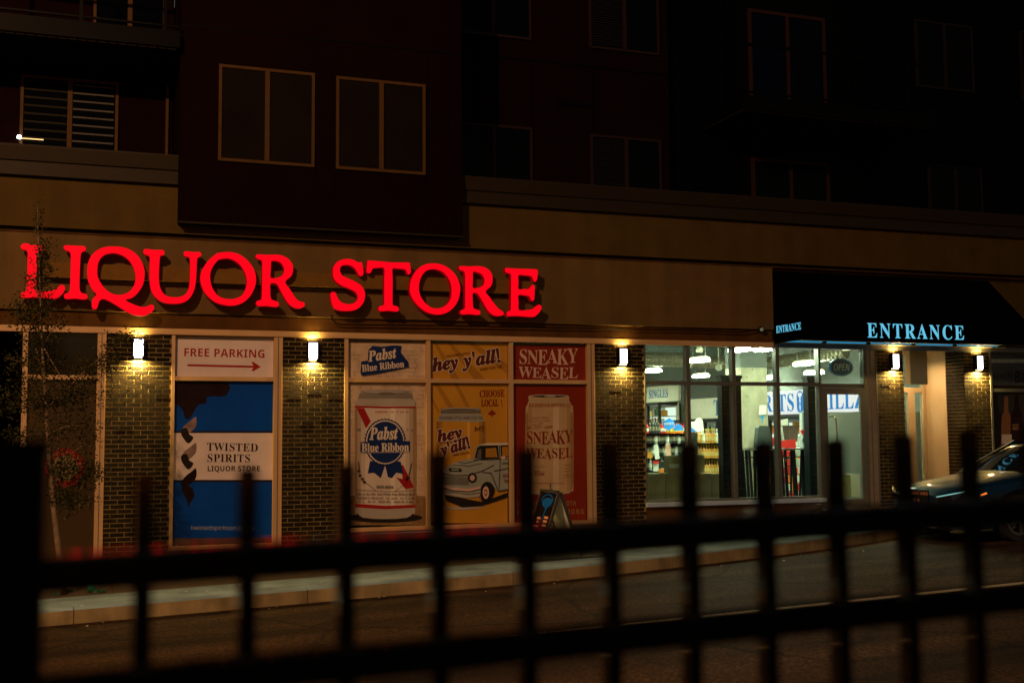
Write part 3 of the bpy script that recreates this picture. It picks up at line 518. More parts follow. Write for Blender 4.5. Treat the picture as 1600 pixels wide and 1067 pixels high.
SIGN=[
('L',[[(-0.815,5.051),(-0.804,5.078),(-0.762,5.1),(-0.719,5.095),(-0.676,5.078),(-0.591,5.084),(-0.542,5.092),(-0.511,5.066),(-0.522,5.025),(-0.565,5.003),(-0.591,4.969),(-0.595,4.803),(-0.599,4.604),(-0.596,4.472),(-0.57,4.423),(-0.503,4.423),(-0.405,4.426),(-0.332,4.453),(-0.29,4.503),(-0.247,4.522),(-0.215,4.493),(-0.22,4.433),(-0.268,4.365),(-0.329,4.323),(-0.39,4.314),(-0.489,4.328),(-0.598,4.33),(-0.744,4.32),(-0.786,4.327),(-0.799,4.357),(-0.788,4.387),(-0.746,4.408),(-0.729,4.454),(-0.72,4.6),(-0.719,4.798),(-0.725,4.969),(-0.748,5.001),(-0.79,5.009),(-0.809,5.025)]]),
('I',[[(-0.242,5.059),(-0.234,5.088),(-0.197,5.098),(-0.085,5.096),(0.028,5.096),(0.059,5.066),(0.051,5.03),(0.01,5.01),(-0.01,4.962),(-0.016,4.761),(-0.018,4.56),(-0.01,4.453),(0.016,4.414),(0.073,4.4),(0.095,4.363),(0.08,4.33),(0.031,4.321),(-0.069,4.331),(-0.168,4.321),(-0.212,4.329),(-0.224,4.366),(-0.207,4.396),(-0.164,4.415),(-0.147,4.462),(-0.144,4.622),(-0.142,4.822),(-0.147,4.969),(-0.168,5.009),(-0.22,5.026)]]),
('Q',[[(0.082,4.711),(0.089,4.832),(0.131,4.955),(0.217,5.047),(0.33,5.099),(0.457,5.112),(0.598,5.099),(0.727,5.037),(0.819,4.932),(0.873,4.798),(0.878,4.689),(0.852,4.552),(0.776,4.427),(0.7,4.363),(0.618,4.33),(0.715,4.279),(0.818,4.241),(0.895,4.238),(0.947,4.263),(0.992,4.274),(1.021,4.242),(1.006,4.19),(0.949,4.137),(0.872,4.107),(0.795,4.106),(0.691,4.133),(0.588,4.191),(0.485,4.255),(0.383,4.313),(0.306,4.337),(0.263,4.315),(0.245,4.261),(0.227,4.2),(0.196,4.182),(0.16,4.205),(0.154,4.272),(0.168,4.339),(0.217,4.397),(0.153,4.473),(0.1,4.591)],[(0.221,4.73),(0.227,4.838),(0.257,4.92),(0.32,4.984),(0.421,5.013),(0.523,5.0),(0.626,4.944),(0.705,4.845),(0.746,4.724),(0.75,4.616),(0.711,4.506),(0.635,4.433),(0.533,4.402),(0.431,4.418),(0.342,4.479),(0.27,4.571),(0.231,4.65)]]),
('U',[[(0.854,5.055),(0.868,5.09),(0.906,5.095),(1.006,5.087),(1.116,5.093),(1.155,5.063),(1.142,5.016),(1.106,5.008),(1.09,4.973),(1.082,4.821),(1.081,4.659),(1.097,4.544),(1.137,4.458),(1.204,4.408),(1.304,4.394),(1.405,4.409),(1.471,4.458),(1.509,4.535),(1.522,4.653),(1.524,4.84),(1.52,4.968),(1.503,5.001),(1.452,5.012),(1.428,5.04),(1.44,5.084),(1.485,5.088),(1.575,5.082),(1.654,5.086),(1.683,5.056),(1.666,5.016),(1.633,4.997),(1.622,4.938),(1.618,4.785),(1.609,4.632),(1.588,4.515),(1.539,4.408),(1.473,4.342),(1.384,4.306),(1.295,4.298),(1.184,4.304),(1.083,4.347),(1.005,4.425),(0.965,4.516),(0.949,4.654),(0.947,4.816),(0.947,4.966),(0.924,5.0),(0.869,5.018)]]),
('O',[[(1.902,4.338),(1.81,4.405),(1.73,4.496),(1.68,4.623),(1.675,4.74),(1.714,4.848),(1.792,4.969),(1.893,5.062),(1.921,5.081),(2.059,5.105),(2.165,5.098),(2.251,5.072),(2.348,5.005),(2.435,4.905),(2.484,4.797),(2.494,4.665),(2.46,4.543),(2.396,4.431),(2.312,4.352),(2.216,4.308),(2.121,4.294),(2.026,4.302)],[(1.923,4.45),(1.854,4.548),(1.824,4.641),(1.817,4.758),(1.85,4.865),(1.917,4.962),(1.954,4.988),(2.06,5.009),(2.156,4.986),(2.252,4.919),(2.317,4.823),(2.351,4.726),(2.357,4.638),(2.331,4.528),(2.279,4.449),(2.194,4.405),(2.098,4.394),(2.003,4.405)]]),
('R',[[(2.485,5.05),(2.498,5.081),(2.541,5.091),(2.671,5.089),(2.812,5.098),(2.911,5.08),(2.999,5.023),(3.049,4.942),(3.052,4.853),(3.023,4.774),(2.936,4.684),(3.002,4.585),(3.08,4.465),(3.147,4.395),(3.213,4.383),(3.237,4.348),(3.213,4.303),(3.136,4.284),(3.07,4.297),(2.993,4.346),(2.927,4.438),(2.86,4.557),(2.805,4.649),(2.713,4.651),(2.71,4.563),(2.714,4.453),(2.736,4.404),(2.818,4.377),(2.843,4.341),(2.819,4.297),(2.743,4.298),(2.656,4.306),(2.559,4.3),(2.516,4.309),(2.499,4.347),(2.52,4.381),(2.574,4.399),(2.584,4.449),(2.586,4.603),(2.586,4.823),(2.585,4.977),(2.563,5.007),(2.509,5.024)],[(2.724,4.994),(2.802,5.0),(2.868,4.973),(2.912,4.903),(2.913,4.836),(2.88,4.774),(2.815,4.744),(2.717,4.738),(2.714,4.828),(2.718,4.917)]]),
('S',[[(3.669,4.857),(3.676,4.936),(3.721,5.011),(3.794,5.059),(3.896,5.081),(3.987,5.071),(4.067,5.034),(4.113,5.043),(4.136,5.001),(4.154,4.876),(4.137,4.83),(4.108,4.82),(4.074,4.839),(4.045,4.895),(3.999,4.949),(3.942,4.981),(3.874,4.987),(3.811,4.97),(3.781,4.923),(3.789,4.862),(3.829,4.812),(3.92,4.771),(4.034,4.724),(4.126,4.66),(4.172,4.582),(4.178,4.492),(4.149,4.4),(4.081,4.319),(3.99,4.277),(3.888,4.266),(3.786,4.271),(3.696,4.302),(3.662,4.363),(3.639,4.452),(3.636,4.53),(3.672,4.556),(3.712,4.544),(3.74,4.477),(3.785,4.417),(3.853,4.38),(3.944,4.374),(4.012,4.396),(4.058,4.454),(4.057,4.522),(4.012,4.577),(3.921,4.619),(3.807,4.66),(3.716,4.724),(3.677,4.79)]]),
('T',[[(4.216,5.061),(4.251,5.071),(4.436,5.065),(4.61,5.057),(4.88,5.065),(4.904,5.033),(4.918,4.919),(4.892,4.877),(4.862,4.888),(4.839,4.939),(4.809,4.958),(4.704,4.962),(4.62,4.958),(4.622,4.804),(4.62,4.575),(4.62,4.415),(4.634,4.376),(4.698,4.361),(4.724,4.321),(4.704,4.283),(4.646,4.282),(4.553,4.29),(4.448,4.279),(4.402,4.289),(4.393,4.323),(4.419,4.358),(4.471,4.371),(4.485,4.411),(4.485,4.57),(4.486,4.798),(4.482,4.96),(4.378,4.96),(4.309,4.951),(4.286,4.922),(4.263,4.875),(4.223,4.87),(4.2,4.901),(4.207,4.992)]]),
('O',[[(4.898,4.656),(4.915,4.772),(4.963,4.88),(5.045,4.983),(5.154,5.048),(5.274,5.07),(5.406,5.062),(5.527,5.014),(5.638,4.928),(5.709,4.813),(5.739,4.696),(5.725,4.568),(5.675,4.438),(5.58,4.329),(5.47,4.27),(5.36,4.251),(5.251,4.264),(5.142,4.305),(5.033,4.386),(4.947,4.489),(4.909,4.572)],[(5.05,4.672),(5.061,4.767),(5.099,4.864),(5.165,4.941),(5.252,4.976),(5.351,4.975),(5.45,4.936),(5.527,4.859),(5.576,4.765),(5.592,4.659),(5.583,4.542),(5.536,4.444),(5.448,4.373),(5.338,4.348),(5.24,4.366),(5.153,4.432),(5.088,4.515),(5.057,4.598)]]),
('R',[[(5.717,5.011),(5.728,5.041),(5.778,5.049),(5.901,5.048),(6.036,5.059),(6.149,5.046),(6.239,4.995),(6.286,4.911),(6.286,4.802),(6.249,4.726),(6.169,4.649),(6.236,4.563),(6.315,4.458),(6.394,4.374),(6.462,4.333),(6.479,4.301),(6.45,4.266),(6.359,4.257),(6.28,4.279),(6.201,4.347),(6.123,4.474),(6.056,4.579),(6.023,4.612),(5.95,4.616),(5.949,4.49),(5.954,4.404),(5.976,4.362),(6.055,4.341),(6.079,4.306),(6.06,4.268),(5.998,4.266),(5.898,4.274),(5.797,4.265),(5.753,4.27),(5.736,4.301),(5.753,4.334),(5.803,4.351),(5.818,4.4),(5.821,4.571),(5.822,4.785),(5.817,4.935),(5.795,4.966),(5.745,4.98)],[(5.957,4.962),(6.013,4.961),(6.092,4.935),(6.142,4.873),(6.15,4.808),(6.125,4.748),(6.057,4.708),(5.953,4.702),(5.952,4.79),(5.954,4.876)]]),
('E',[[(6.504,5.011),(6.519,5.045),(6.582,5.047),(6.778,5.045),(7.045,5.048),(7.079,5.008),(7.066,4.887),(7.037,4.842),(7.002,4.857),(6.979,4.916),(6.939,4.936),(6.835,4.941),(6.742,4.939),(6.739,4.819),(6.738,4.711),(6.833,4.712),(6.914,4.717),(6.949,4.751),(6.984,4.787),(7.021,4.764),(7.02,4.655),(7.014,4.557),(6.987,4.521),(6.956,4.538),(6.924,4.597),(6.855,4.608),(6.739,4.611),(6.738,4.493),(6.743,4.368),(6.853,4.366),(6.969,4.383),(7.039,4.432),(7.097,4.463),(7.138,4.435),(7.126,4.374),(7.072,4.307),(7.002,4.26),(6.886,4.259),(6.725,4.267),(6.587,4.259),(6.547,4.258),(6.528,4.292),(6.542,4.33),(6.594,4.353),(6.603,4.402),(6.607,4.597),(6.609,4.815),(6.61,4.934),(6.587,4.961),(6.524,4.974)]]),
]
# ------------------------------------------------------------------ palette
m_stucco = mat('stucco', (0.120, 0.074, 0.026), .85, spec=.08, streak=.13, var=.10, scale=2.5, bump=.35, bscale=90)
m_stucco2 = mat('stucco_trim', (0.085, 0.037, 0.008), .85, spec=.08, streak=.25, var=.12, scale=2.5, bump=.3, bscale=90)
m_frieze = mat('stucco_dimmed', (0.072, 0.045, 0.012), .85, spec=.06, streak=.11, var=.10, scale=2.5, bump=.35, bscale=90)  # sign band stucco made darker: weaker lamp light is put into the colour
m_groove = mat('groove', (0.012, 0.007, 0.003), .9, spec=.05)
m_raceway = mat('raceway_paint', (0.14, 0.070, 0.012), .7, spec=.1)
m_flash = mat('flashing', (0.016, 0.010, 0.0030), .6, metal=.0, var=.1, spec=.2)
m_frame = mat('bronze_frame', (0.50, 0.32, 0.15), .5, metal=.1, var=.06, scale=3, bump=.05)
m_framed = mat('grey_frame', (0.13, 0.13, 0.12), .4, metal=.4, var=.08, scale=4)
m_mortar = mat('mortar', (0.20, 0.155, 0.06), .9, spec=.1, var=.4, scale=7, bump=.3, bscale=200)
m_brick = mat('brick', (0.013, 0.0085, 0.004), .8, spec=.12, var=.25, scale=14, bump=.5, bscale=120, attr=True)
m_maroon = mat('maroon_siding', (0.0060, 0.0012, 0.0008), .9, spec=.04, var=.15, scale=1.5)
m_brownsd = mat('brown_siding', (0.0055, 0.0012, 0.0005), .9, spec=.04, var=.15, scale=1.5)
m_bluesd = mat('slate_siding', (0.001, 0.0013, 0.003), .9, spec=.04, var=.2, scale=1.5)
m_upframe = mat('vinyl_frame', (0.068, 0.034, 0.010), .6, spec=.1, var=.1)
m_dark = mat('dark_metal', (0.004, 0.0035, 0.003), .6, metal=.0, var=.1, spec=.08)
m_black = mat('black_paint', (0.0012, 0.0012, 0.0014), .5, var=.0, spec=.06)
m_darkglass = mat('dark_glass', (0.0010, 0.0010, 0.0014), .12, var=0, spec=.05)
m_blind = mat('blind_slat', (0.014, 0.011, 0.006), .6, var=.1, spec=.1)
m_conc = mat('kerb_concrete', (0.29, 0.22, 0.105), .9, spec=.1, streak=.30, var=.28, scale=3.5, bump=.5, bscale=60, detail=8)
m_conct = mat('concrete_cool_lit', (0.19, 0.29, 0.31), .9, spec=.15, var=.38, scale=2.2, bump=.4, bscale=80, detail=8)  # pale concrete, with the cool light on its top put into the colour
m_walk = mat('pavement_slab', (0.075, 0.050, 0.032), .9, spec=.15, var=.2, scale=2, bump=.35, bscale=60, detail=8)

def asphalt():
    m = mat('asphalt', (0.027, 0.0145, 0.0055), .85, var=.15, scale=1.2, spec=.12)
    n = m.node_tree; b = n.nodes['Principled BSDF']
    tc = n.nodes.new('ShaderNodeTexCoord')
    sp = n.nodes.new('ShaderNodeTexNoise'); sp.inputs['Scale'].default_value = 30; sp.inputs['Detail'].default_value = 5; sp.inputs['Roughness'].default_value = .8
    n.links.new(tc.outputs['Object'], sp.inputs['Vector'])
    r = n.nodes.new('ShaderNodeValToRGB'); r.color_ramp.elements[0].position = .45; r.color_ramp.elements[1].position = .68
    r.color_ramp.elements[0].color = (.5, .5, .5, 1); r.color_ramp.elements[1].color = (3.6, 3.4, 2.9, 1)
    n.links.new(sp.outputs['Fac'], r.inputs[0])
    # wheel tracks run along the street
    mp = n.nodes.new('ShaderNodeMapping'); mp.inputs['Scale'].default_value = (.12, 1.0, 1)
    n.links.new(tc.outputs['Object'], mp.inputs['Vector'])
    wn = n.nodes.new('ShaderNodeTexNoise'); wn.inputs['Scale'].default_value = 1.5; wn.inputs['Detail'].default_value = 5
    n.links.new(mp.outputs[0], wn.inputs['Vector'])
    r2 = n.nodes.new('ShaderNodeValToRGB'); r2.color_ramp.elements[0].position = .35; r2.color_ramp.elements[1].position = .65
    r2.color_ramp.elements[0].color = (.45, .42, .40, 1); r2.color_ramp.elements[1].color = (1.7, 1.72, 1.7, 1)
    n.links.new(wn.outputs['Fac'], r2.inputs[0])
    # cracks
    vo = n.nodes.new('ShaderNodeTexVoronoi'); vo.feature = 'DISTANCE_TO_EDGE'; vo.inputs['Scale'].default_value = .55
    dn = n.nodes.new('ShaderNodeTexNoise'); dn.inputs['Scale'].default_value = 2.5; dn.inputs['Detail'].default_value = 4
    n.links.new(tc.outputs['Object'], dn.inputs['Vector'])
    ad = n.nodes.new('ShaderNodeMix'); ad.data_type = 'RGBA'; ad.inputs[0].default_value = .25
    n.links.new(tc.outputs['Object'], ad.inputs[6]); n.links.new(dn.outputs['Color'], ad.inputs[7])
    n.links.new(ad.outputs[2], vo.inputs['Vector'])
    r3 = n.nodes.new('ShaderNodeValToRGB'); r3.color_ramp.elements[0].position = 0; r3.color_ramp.elements[1].position = .022
    r3.color_ramp.elements[0].color = (.35, .35, .35, 1); r3.color_ramp.elements[1].color = (1, 1, 1, 1)
    n.links.new(vo.outputs['Distance'], r3.inputs[0])
    src = b.inputs['Base Color'].links[0].from_socket
    for rr in (r, r2, r3):
        mx = n.nodes.new('ShaderNodeMix'); mx.data_type = 'RGBA'; mx.blend_type = 'MULTIPLY'; mx.inputs[0].default_value = 1
        n.links.new(src, mx.inputs[6]); n.links.new(rr.outputs[0], mx.inputs[7]); src = mx.outputs[2]
    n.links.new(src, b.inputs['Base Color'])
    bp = n.nodes.new('ShaderNodeBump'); bp.inputs['Strength'].default_value = .9; bp.inputs['Distance'].default_value = .012
    n.links.new(sp.outputs['Fac'], bp.inputs['Height']); n.links.new(bp.outputs[0], b.inputs['Normal'])
    return m
m_asph = asphalt()
def worn_paint():
    m = mat('worn_line_paint', (0.80, 0.66, 0.42), .7, var=.2, scale=30)
    n = m.node_tree; b = n.nodes['Principled BSDF']
    tc = n.nodes.new('ShaderNodeTexCoord'); no = n.nodes.new('ShaderNodeTexNoise'); no.inputs['Scale'].default_value = 40; no.inputs['Detail'].default_value = 6
    n.links.new(tc.outputs['Object'], no.inputs['Vector'])
    r = n.nodes.new('ShaderNodeValToRGB'); r.color_ramp.elements[0].position = .30; r.color_ramp.elements[1].position = .42
    n.links.new(no.outputs['Fac'], r.inputs[0]); src = b.inputs['Base Color'].links[0].from_socket
    mx = n.nodes.new('ShaderNodeMix'); mx.data_type = 'RGBA'; mx.inputs[6].default_value = (.06, .05, .04, 1)
    n.links.new(r.outputs[0], mx.inputs[0]); n.links.new(src, mx.inputs[7]); n.links.new(mx.outputs[2], b.inputs['Base Color'])
    return m
m_line = worn_paint()

# ------------------------------------------------------------------ street
def sheet(mb, pts, lift, m):     # flat polygon following the slope of the street
    mb.add([(x, y, gz(x) + lift) for x, y in pts], [tuple(range(len(pts)))], m)
b = M(); sheet(b, [(-60, -60), (90, -60), (90, 60), (-60, 60)], 0, m_asph)
o = b.build('road', origin=(0, 0, 0)); tag(o, kind='structure')
kerb = [(-30, -4.72), (5, -4.72), (6.2, -4.64), (7.3, -4.47), (8.3, -4.30), (9.3, -4.10), (10.2, -3.88), (11.0, -3.62), (11.65, -3.36), (12.6, -2.95), (13.6, -2.62), (15, -2.45), (40, -2.45)]
def off(pts, d):
    out = []
    for i, p in enumerate(pts):
        a = pts[max(0, i - 1)]; c = pts[min(len(pts) - 1, i + 1)]; dx, dy = c[0] - a[0], c[1] - a[1]; L = math.hypot(dx, dy)
        out.append((p[0] - dy / L * d, p[1] + dx / L * d))
    return out
k_in = off(kerb, .17); k_in2 = off(kerb, 1.02)
b = M()
for i in range(len(kerb) - 1):   # kerb stones about 2.4 m long
    A, B2, Ai, Bi = kerb[i], kerb[i + 1], k_in[i], k_in[i + 1]
    L = math.hypot(B2[0] - A[0], B2[1] - A[1]); n = max(1, round(L / 2.45)) if L > 2.5 else 1
    for j in range(n):
        t0, t1 = j / n + .004 / L, (j + 1) / n - .004 / L
        q = [tuple(P_[k] + (Q_[k] - P_[k]) * t for k in (0, 1)) for P_, Q_, t in ((A, B2, t0), (A, B2, t1), (Ai, Bi, t1), (Ai, Bi, t0))]
        c = [(q[0][0], q[0][1] - .012), (q[1][0], q[1][1] - .012), q[2], q[3]]
        lo = [(x, y, gz(x) - .1) for x, y in c]; hi = [(x, y, gz(x) + .145) for x, y in c]
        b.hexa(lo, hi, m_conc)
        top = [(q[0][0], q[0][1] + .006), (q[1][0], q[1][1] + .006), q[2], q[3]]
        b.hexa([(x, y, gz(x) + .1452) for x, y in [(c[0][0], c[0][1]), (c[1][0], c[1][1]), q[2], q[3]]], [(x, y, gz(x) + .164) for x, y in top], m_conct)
tag(b.build('kerb', origin=(0, 0, 0)), kind='structure')
b = M()
for i in range(len(kerb) - 1):
    A, B2, Ai, Bi = k_in[i], k_in[i + 1], k_in2[i], k_in2[i + 1]
    L = B2[0] - A[0]; n = max(1, round(L / 3.1)) if L > 3 else 1
    for j in range(n):
        t0, t1 = j / n + .008 / L, (j + 1) / n - .008 / L
        lo = [tuple(P_[k] + (Q_[k] - P_[k]) * t for k in (0, 1)) for P_, Q_, t in ((A, B2, t0), (A, B2, t1), (Ai, Bi, t1), (Ai, Bi, t0))]
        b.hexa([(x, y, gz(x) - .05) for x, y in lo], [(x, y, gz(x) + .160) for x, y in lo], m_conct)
tag(b.build('pavement_edge', origin=(0, 0, 0)), kind='structure')
b = M(); ys = .4
for i in range(len(kerb) - 1):
    A, B2 = k_in2[i], k_in2[i + 1]
    n = max(1, round((B2[0] - A[0]) / 1.5)) if B2[0] - A[0] > 2 else 1
    for j in range(n):
        x0, x1 = A[0] + (B2[0] - A[0]) * j / n, A[0] + (B2[0] - A[0]) * (j + 1) / n
        y0, y1 = A[1] + (B2[1] - A[1]) * j / n, A[1] + (B2[1] - A[1]) * (j + 1) / n
        q = [(x0 + .004, y0 + .006), (x1 - .004, y1 + .006), (x1 - .004, ys), (x0 + .004, ys)]
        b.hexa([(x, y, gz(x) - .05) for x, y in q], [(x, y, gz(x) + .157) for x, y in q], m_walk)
tag(b.build('pavement', origin=(0, 0, 0)), kind='structure')
b = M()
for i in range(-30, 10):
    x0 = i; sheet(b, [(x0, -8.07), (x0 + 1, -8.07), (x0 + 1, -7.95), (x0, -7.95)], .004, m_line)
tag(b.build('road_line', origin=(0, 0, 0)), kind='structure')

# ------------------------------------------------------------------ the building
BL = empty('store_building', (6, 0, .5), 'brown stucco and brick building with a lit liquor shop on its ground floor', 'building')
def pillar(x0, x1, ret=0, z1=3.86, label=None):
    z0 = wz((x0 + x1) / 2) - .05
    b = M(); b.box(x0 + .001, x1 - .001, -.0045, .30, z0, z1, m_mortar)
    if ret: b.box(x0 + .006, x0 + .2, .006, ret, z0, z1, m_mortar)
    H = .0677; n = int((z1 - z0) / H) + 1
    rnd = random.Random(int(x0 * 100))
    for r_ in range(n):
        zt = z1 - r_ * H - .004; zb = zt - .057
        if zb < z0: break
        s = x0 + (-.1015 if r_ % 2 else 0)
        while s < x1 - .01:
            a, c = max(s, x0), min(s + .193, x1)
            if c - a > .03:
                p = rnd.random(); f = -.0058 - rnd.random() * .0012
                if p < .05 and 1.6 < zt < 3.3: f -= .006
                b.t = (.5 + rnd.random() * 1.1) * (.6 if rnd.random() < .08 else 1)
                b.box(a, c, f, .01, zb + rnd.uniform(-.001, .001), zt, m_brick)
            s += .203
        if ret:
            s = -.1015 if r_ % 2 else 0
            while s < ret - .01:
                a, c = max(s, 0.012), min(s + .193, ret)
                if c - a > .03:
                    b.t = .65 + rnd.random() * .7
                    b.box(x0 - .006 - rnd.random() * .002, x0 + .012, a, c, zb, zt, m_brick)
                s += .203
    b.t = 1.0
    return part(b, 'brick_pillar', BL, attr=True, label=label)
pillar(.37, 1.30); pillar(2.95, 3.92); pillar(8.21, 9.15); pillar(13.95, 14.56); pillar(15.97, 16.57, ret=.50)

b = M()
b.box(-12, 11.70, -.045, .30, 3.955, 4.175, m_stucco2)
part(b, 'lower_trim', BL)
b = M()
b.box(-12, 11.70, -.10, .25, 4.18, 5.295, m_stucco)
for x in (-4.2, -.9, 2.6, 6.2, 9.4): pass
part(b, 'sign_band', BL)
b = M()
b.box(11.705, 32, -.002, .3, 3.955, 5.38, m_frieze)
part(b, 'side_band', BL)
b = M(); b.box(-12, 32, -.01, .3, 5.296, 5.385, m_groove); b.box(-12, 32, -.115, -.012, 5.300, 5.318, m_stucco2); part(b, 'shadow_joint', BL)
b = M()
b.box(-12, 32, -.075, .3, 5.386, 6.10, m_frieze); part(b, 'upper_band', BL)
b = M()
prof = [(-.10, 6.105), (-.16, 6.12), (-.14, 6.32), (-.17, 6.335), (-.20, 6.53), (-.20, 6.56), (.5, 6.56), (.5, 6.105)]
for x0, x1 in ((-12, 1.345), (5.79, 32)):
    b.hexa([(x0, y, z) for y, z in prof], [(x1, y, z) for y, z in prof], m_flash)
part(b, 'cornice', BL)
b = M(); b.box(-12, 32, .6, 1.2, 6.3, 6.56, m_dark); b.box(-12, 32, .2, 3, 6.2, 6.3, m_dark); part(b, 'parapet_ledge', BL)

# head trim above the shop windows
b = M(); b.box(-12, 11.72, -.05, .14, 3.865, 3.953, m_frame); part(b, 'head_trim', BL)
b = M(); b.box(11.722, 17.6, -.03, .14, 3.865, 3.953, m_framed); part(b, 'head_trim', BL)

m_glass = glass('shop_glass', (.93, .97, .94), 1.45, .8)
m_brownpane = mat('brown_film', (0.042, 0.024, 0.008), .25, var=.1, scale=1, spec=.6)
def window(x0, x1, z0, zt, ztr, mulls, jl, jr, fm, glasses, fd=.10, sill=None, label=None, transom_m=None, low=True):
    """a shop window: frame with its panes as sub-parts"""
    f = M()
    f.box(x0, x0 + jl, -.03, fd, z0, zt, fm); f.box(x1 - jr, x1, -.032, fd, z0, zt, fm)
    if jr > .09:
        f.box(x1 - jr * .55, x1 - jr * .45, -.036, -.031, z0, zt, m_framed)
        f.box(x1 - jr * .12, x1 + .002, -.04, -.031, z0, zt, fm)
    f.box(x0 + jl, x1 - jr, -.025, fd, z0, z0 + .06, fm)
    for mx in mulls: f.box(mx - .035, mx + .035, -.026, fd, z0 + .061, zt, fm)
    xs = [x0 + jl] + [v for mx in mulls for v in (mx - .035, mx + .035)] + [x1 - jr]
    if ztr:
        for i in range(0, len(xs), 2): f.box(xs[i], xs[i + 1], -.022, fd, ztr - .032, ztr + .032, fm)
    if sill: f.box(x0 - .02, x1 + .02, -.085, -.027, z0 - .05, z0 + .018, sill)
    wdo = part(f, 'window', BL, label=label)
    g = M()
    for i in range(0, len(xs), 2):
        zz = [(z0 + .06, ztr - .032), (ztr + .032, zt)] if ztr else [(z0 + .06, zt)]
        for k, (a, c) in enumerate(zz):
            g.box(xs[i], xs[i + 1], .058, .064, a, c, glasses[k % len(glasses)])
    part(g, 'pane', wdo)
    return wdo
m_dg2 = mat('dark_pane', (0.003, 0.003, 0.003), .12, var=0, spec=.4)
window(-4.0, .37, .42, 3.862, 3.21, [-.73, -2.1, -3.2], .07, .12, m_frame, [m_brownpane, m_dg2], label='left window with dark brown film behind the young tree')
window(1.30, 2.95, .66, 3.862, 3.21, [], .05, .13, m_frame, [m_dg2], label='window covered by parking and shop posters')
window(3.92, 8.21, .84, 3.862, 3.21, [5.29, 6.71], .06, .13, m_frame, [m_dg2], label='three bay window covered by drink posters')
sw = window(9.15, 12.715, 1.14, 3.862, 3.21, [10.0, 10.91, 11.81], .02, .045, m_framed, [m_glass], sill=mat('sill_metal', (.45, .60, .80), .35, metal=.3, var=.05), label='clear shop window with mullions showing the lit store')
b = M(); b.box(9.15, 12.70, .0, .25, .6, 1.088, m_stucco2); part(b, 'base_wall', BL)
b = M(); b.box(3.92, 8.21, .0, .25, .3, .80, mat('red_base', (.10, .035, .02), .8)); b.box(1.30, 2.95, .0, .25, .2, .63, MATS['red_base']); part(b, 'base_wall', BL)

# entrance door beside the clear window
f = M()
f.box(12.72, 13.68, -.02, .10, 3.15, 3.225, m_framed)
f.box(13.655, 13.72, -.03, .10, wz(13), 3.862, m_framed); f.box(13.72, 13.95, -.012, .10, wz(13), 3.862, mat('jamb_panel', (.28, .22, .17), .5, metal=.2))
f.box(13.80, 13.815, -.02, -.011, wz(13), 3.862, m_framed); f.box(13.925, 13.95, -.03, -.011, wz(13), 3.862, m_framed)
dr = part(f, 'door_surround', BL)
g = M(); g.box(12.72, 13.655, .058, .064, 3.225, 3.862, m_glass); part(g, 'pane', dr)
f = M(); z0 = wz(13.2) + .02
m_doorf = mat('door_frame', (.15, .15, .14), .4, metal=.4)
f.box(12.72, 12.84, -.03, .03, z0, 3.145, m_doorf); f.box(13.56, 13.652, -.03, .03, z0, 3.145, m_doorf)
f.box(12.84, 13.56, -.03, .03, 3.03, 3.145, m_doorf); f.box(12.84, 13.56, -.03, .03, z0, z0 + .16, m_doorf)
dd = part(f, 'door', BL, label='glass entrance door with a curved pull handle')
g = M(); g.box(12.84, 13.56, -.004, .004, z0 + .16, 3.03, m_glass); part(g, 'pane', dd)
h = M(); hx = 12.87
h.tube([(hx - .01, -.03, 2.62), (hx + .06, -.06, 2.63), (hx + .10, -.09, 2.58), (hx + .115, -.09, 2.3), (hx + .10, -.09, 2.02), (hx + .05, -.06, 1.98), (hx - .01, -.03, 1.99)], .013, mat('steel', (.5, .5, .5), .25, metal=1), 8)
part(h, 'handle', dd, smooth=True)

# recessed doorway between the last two pillars
m_tan = mat('tan_render', (.36, .27, .16), .7, var=.06, scale=3)
b = M()
b.box(14.54, 14.56, .30, 1.2, .9, 3.95, m_tan)
b.box(15.975, 16.2, .522, 1.22, .9, 3.95, m_tan)
b.box(14.3, 16.3, -.0, 1.5, 3.955, 4.0, mat('white_soffit', (.55, .5, .42), .7))
part(b, 'doorway_recess', BL)
f = M()
fx0, fx1, zz0 = 14.56, 15.97, wz(15) + .01
f.box(fx1 - .07, fx1, 1.12, 1.22, zz0, 3.95, m_tan); f.box(fx0, fx0 + .07, 1.12, 1.22, zz0, 3.95, m_tan)
f.box(fx0 + .07, fx1 - .07, 1.13, 1.22, 3.86, 3.95, m_tan); f.box(fx0 + .07, fx1 - .07, 1.13, 1.22, 3.12, 3.22, m_tan)
f.box(fx1 - .42, fx1 - .26, 1.13, 1.20, zz0, 3.119, m_tan)
f.box(fx0 + .07, fx0 + .2, 1.13, 1.20, zz0, 3.119, m_tan); f.box(fx0 + .2, fx1 - .42, 1.13, 1.20, zz0, zz0 + .25, m_tan)
d2 = part(f, 'recessed_door', BL)
b = M(); b.lathe((15.25, .62, 3.925), [(.07, 0), (.07, .028)], emit('soffit_lamp', (1.0, .82, .55), 6), 14); dl = part(b, 'soffit_light', BL)
l = bpy.data.lights.new('doorway_lamp', 'AREA'); l.shape = 'DISK'; l.size = .14; l.energy = 42; l.color = (1.0, .64, .28); l.spread = R(150)
o = bpy.data.objects.new('doorway_lamp', l); C.objects.link(o); o.parent = dl; o.location = Vector((15.25, .62, 3.915)) - BL.location
g = M(); g.box(fx0 + .07, fx1 - .07, 1.17, 1.176, zz0, 3.12, m_glass); g.box(fx0 + .07, fx1 - .07, 1.17, 1.176, 3.22, 3.86, m_glass); part(g, 'pane', d2)
window(16.57, 20.5, .95, 3.862, 3.13, [19.3], .04, .1, m_framed, [m_dg2], label='window at the far right behind the parked car')
b = M(); b.box(20.5, 32, 0, .3, .3, 3.95, m_mortar); part(b, 'end_wall', BL)
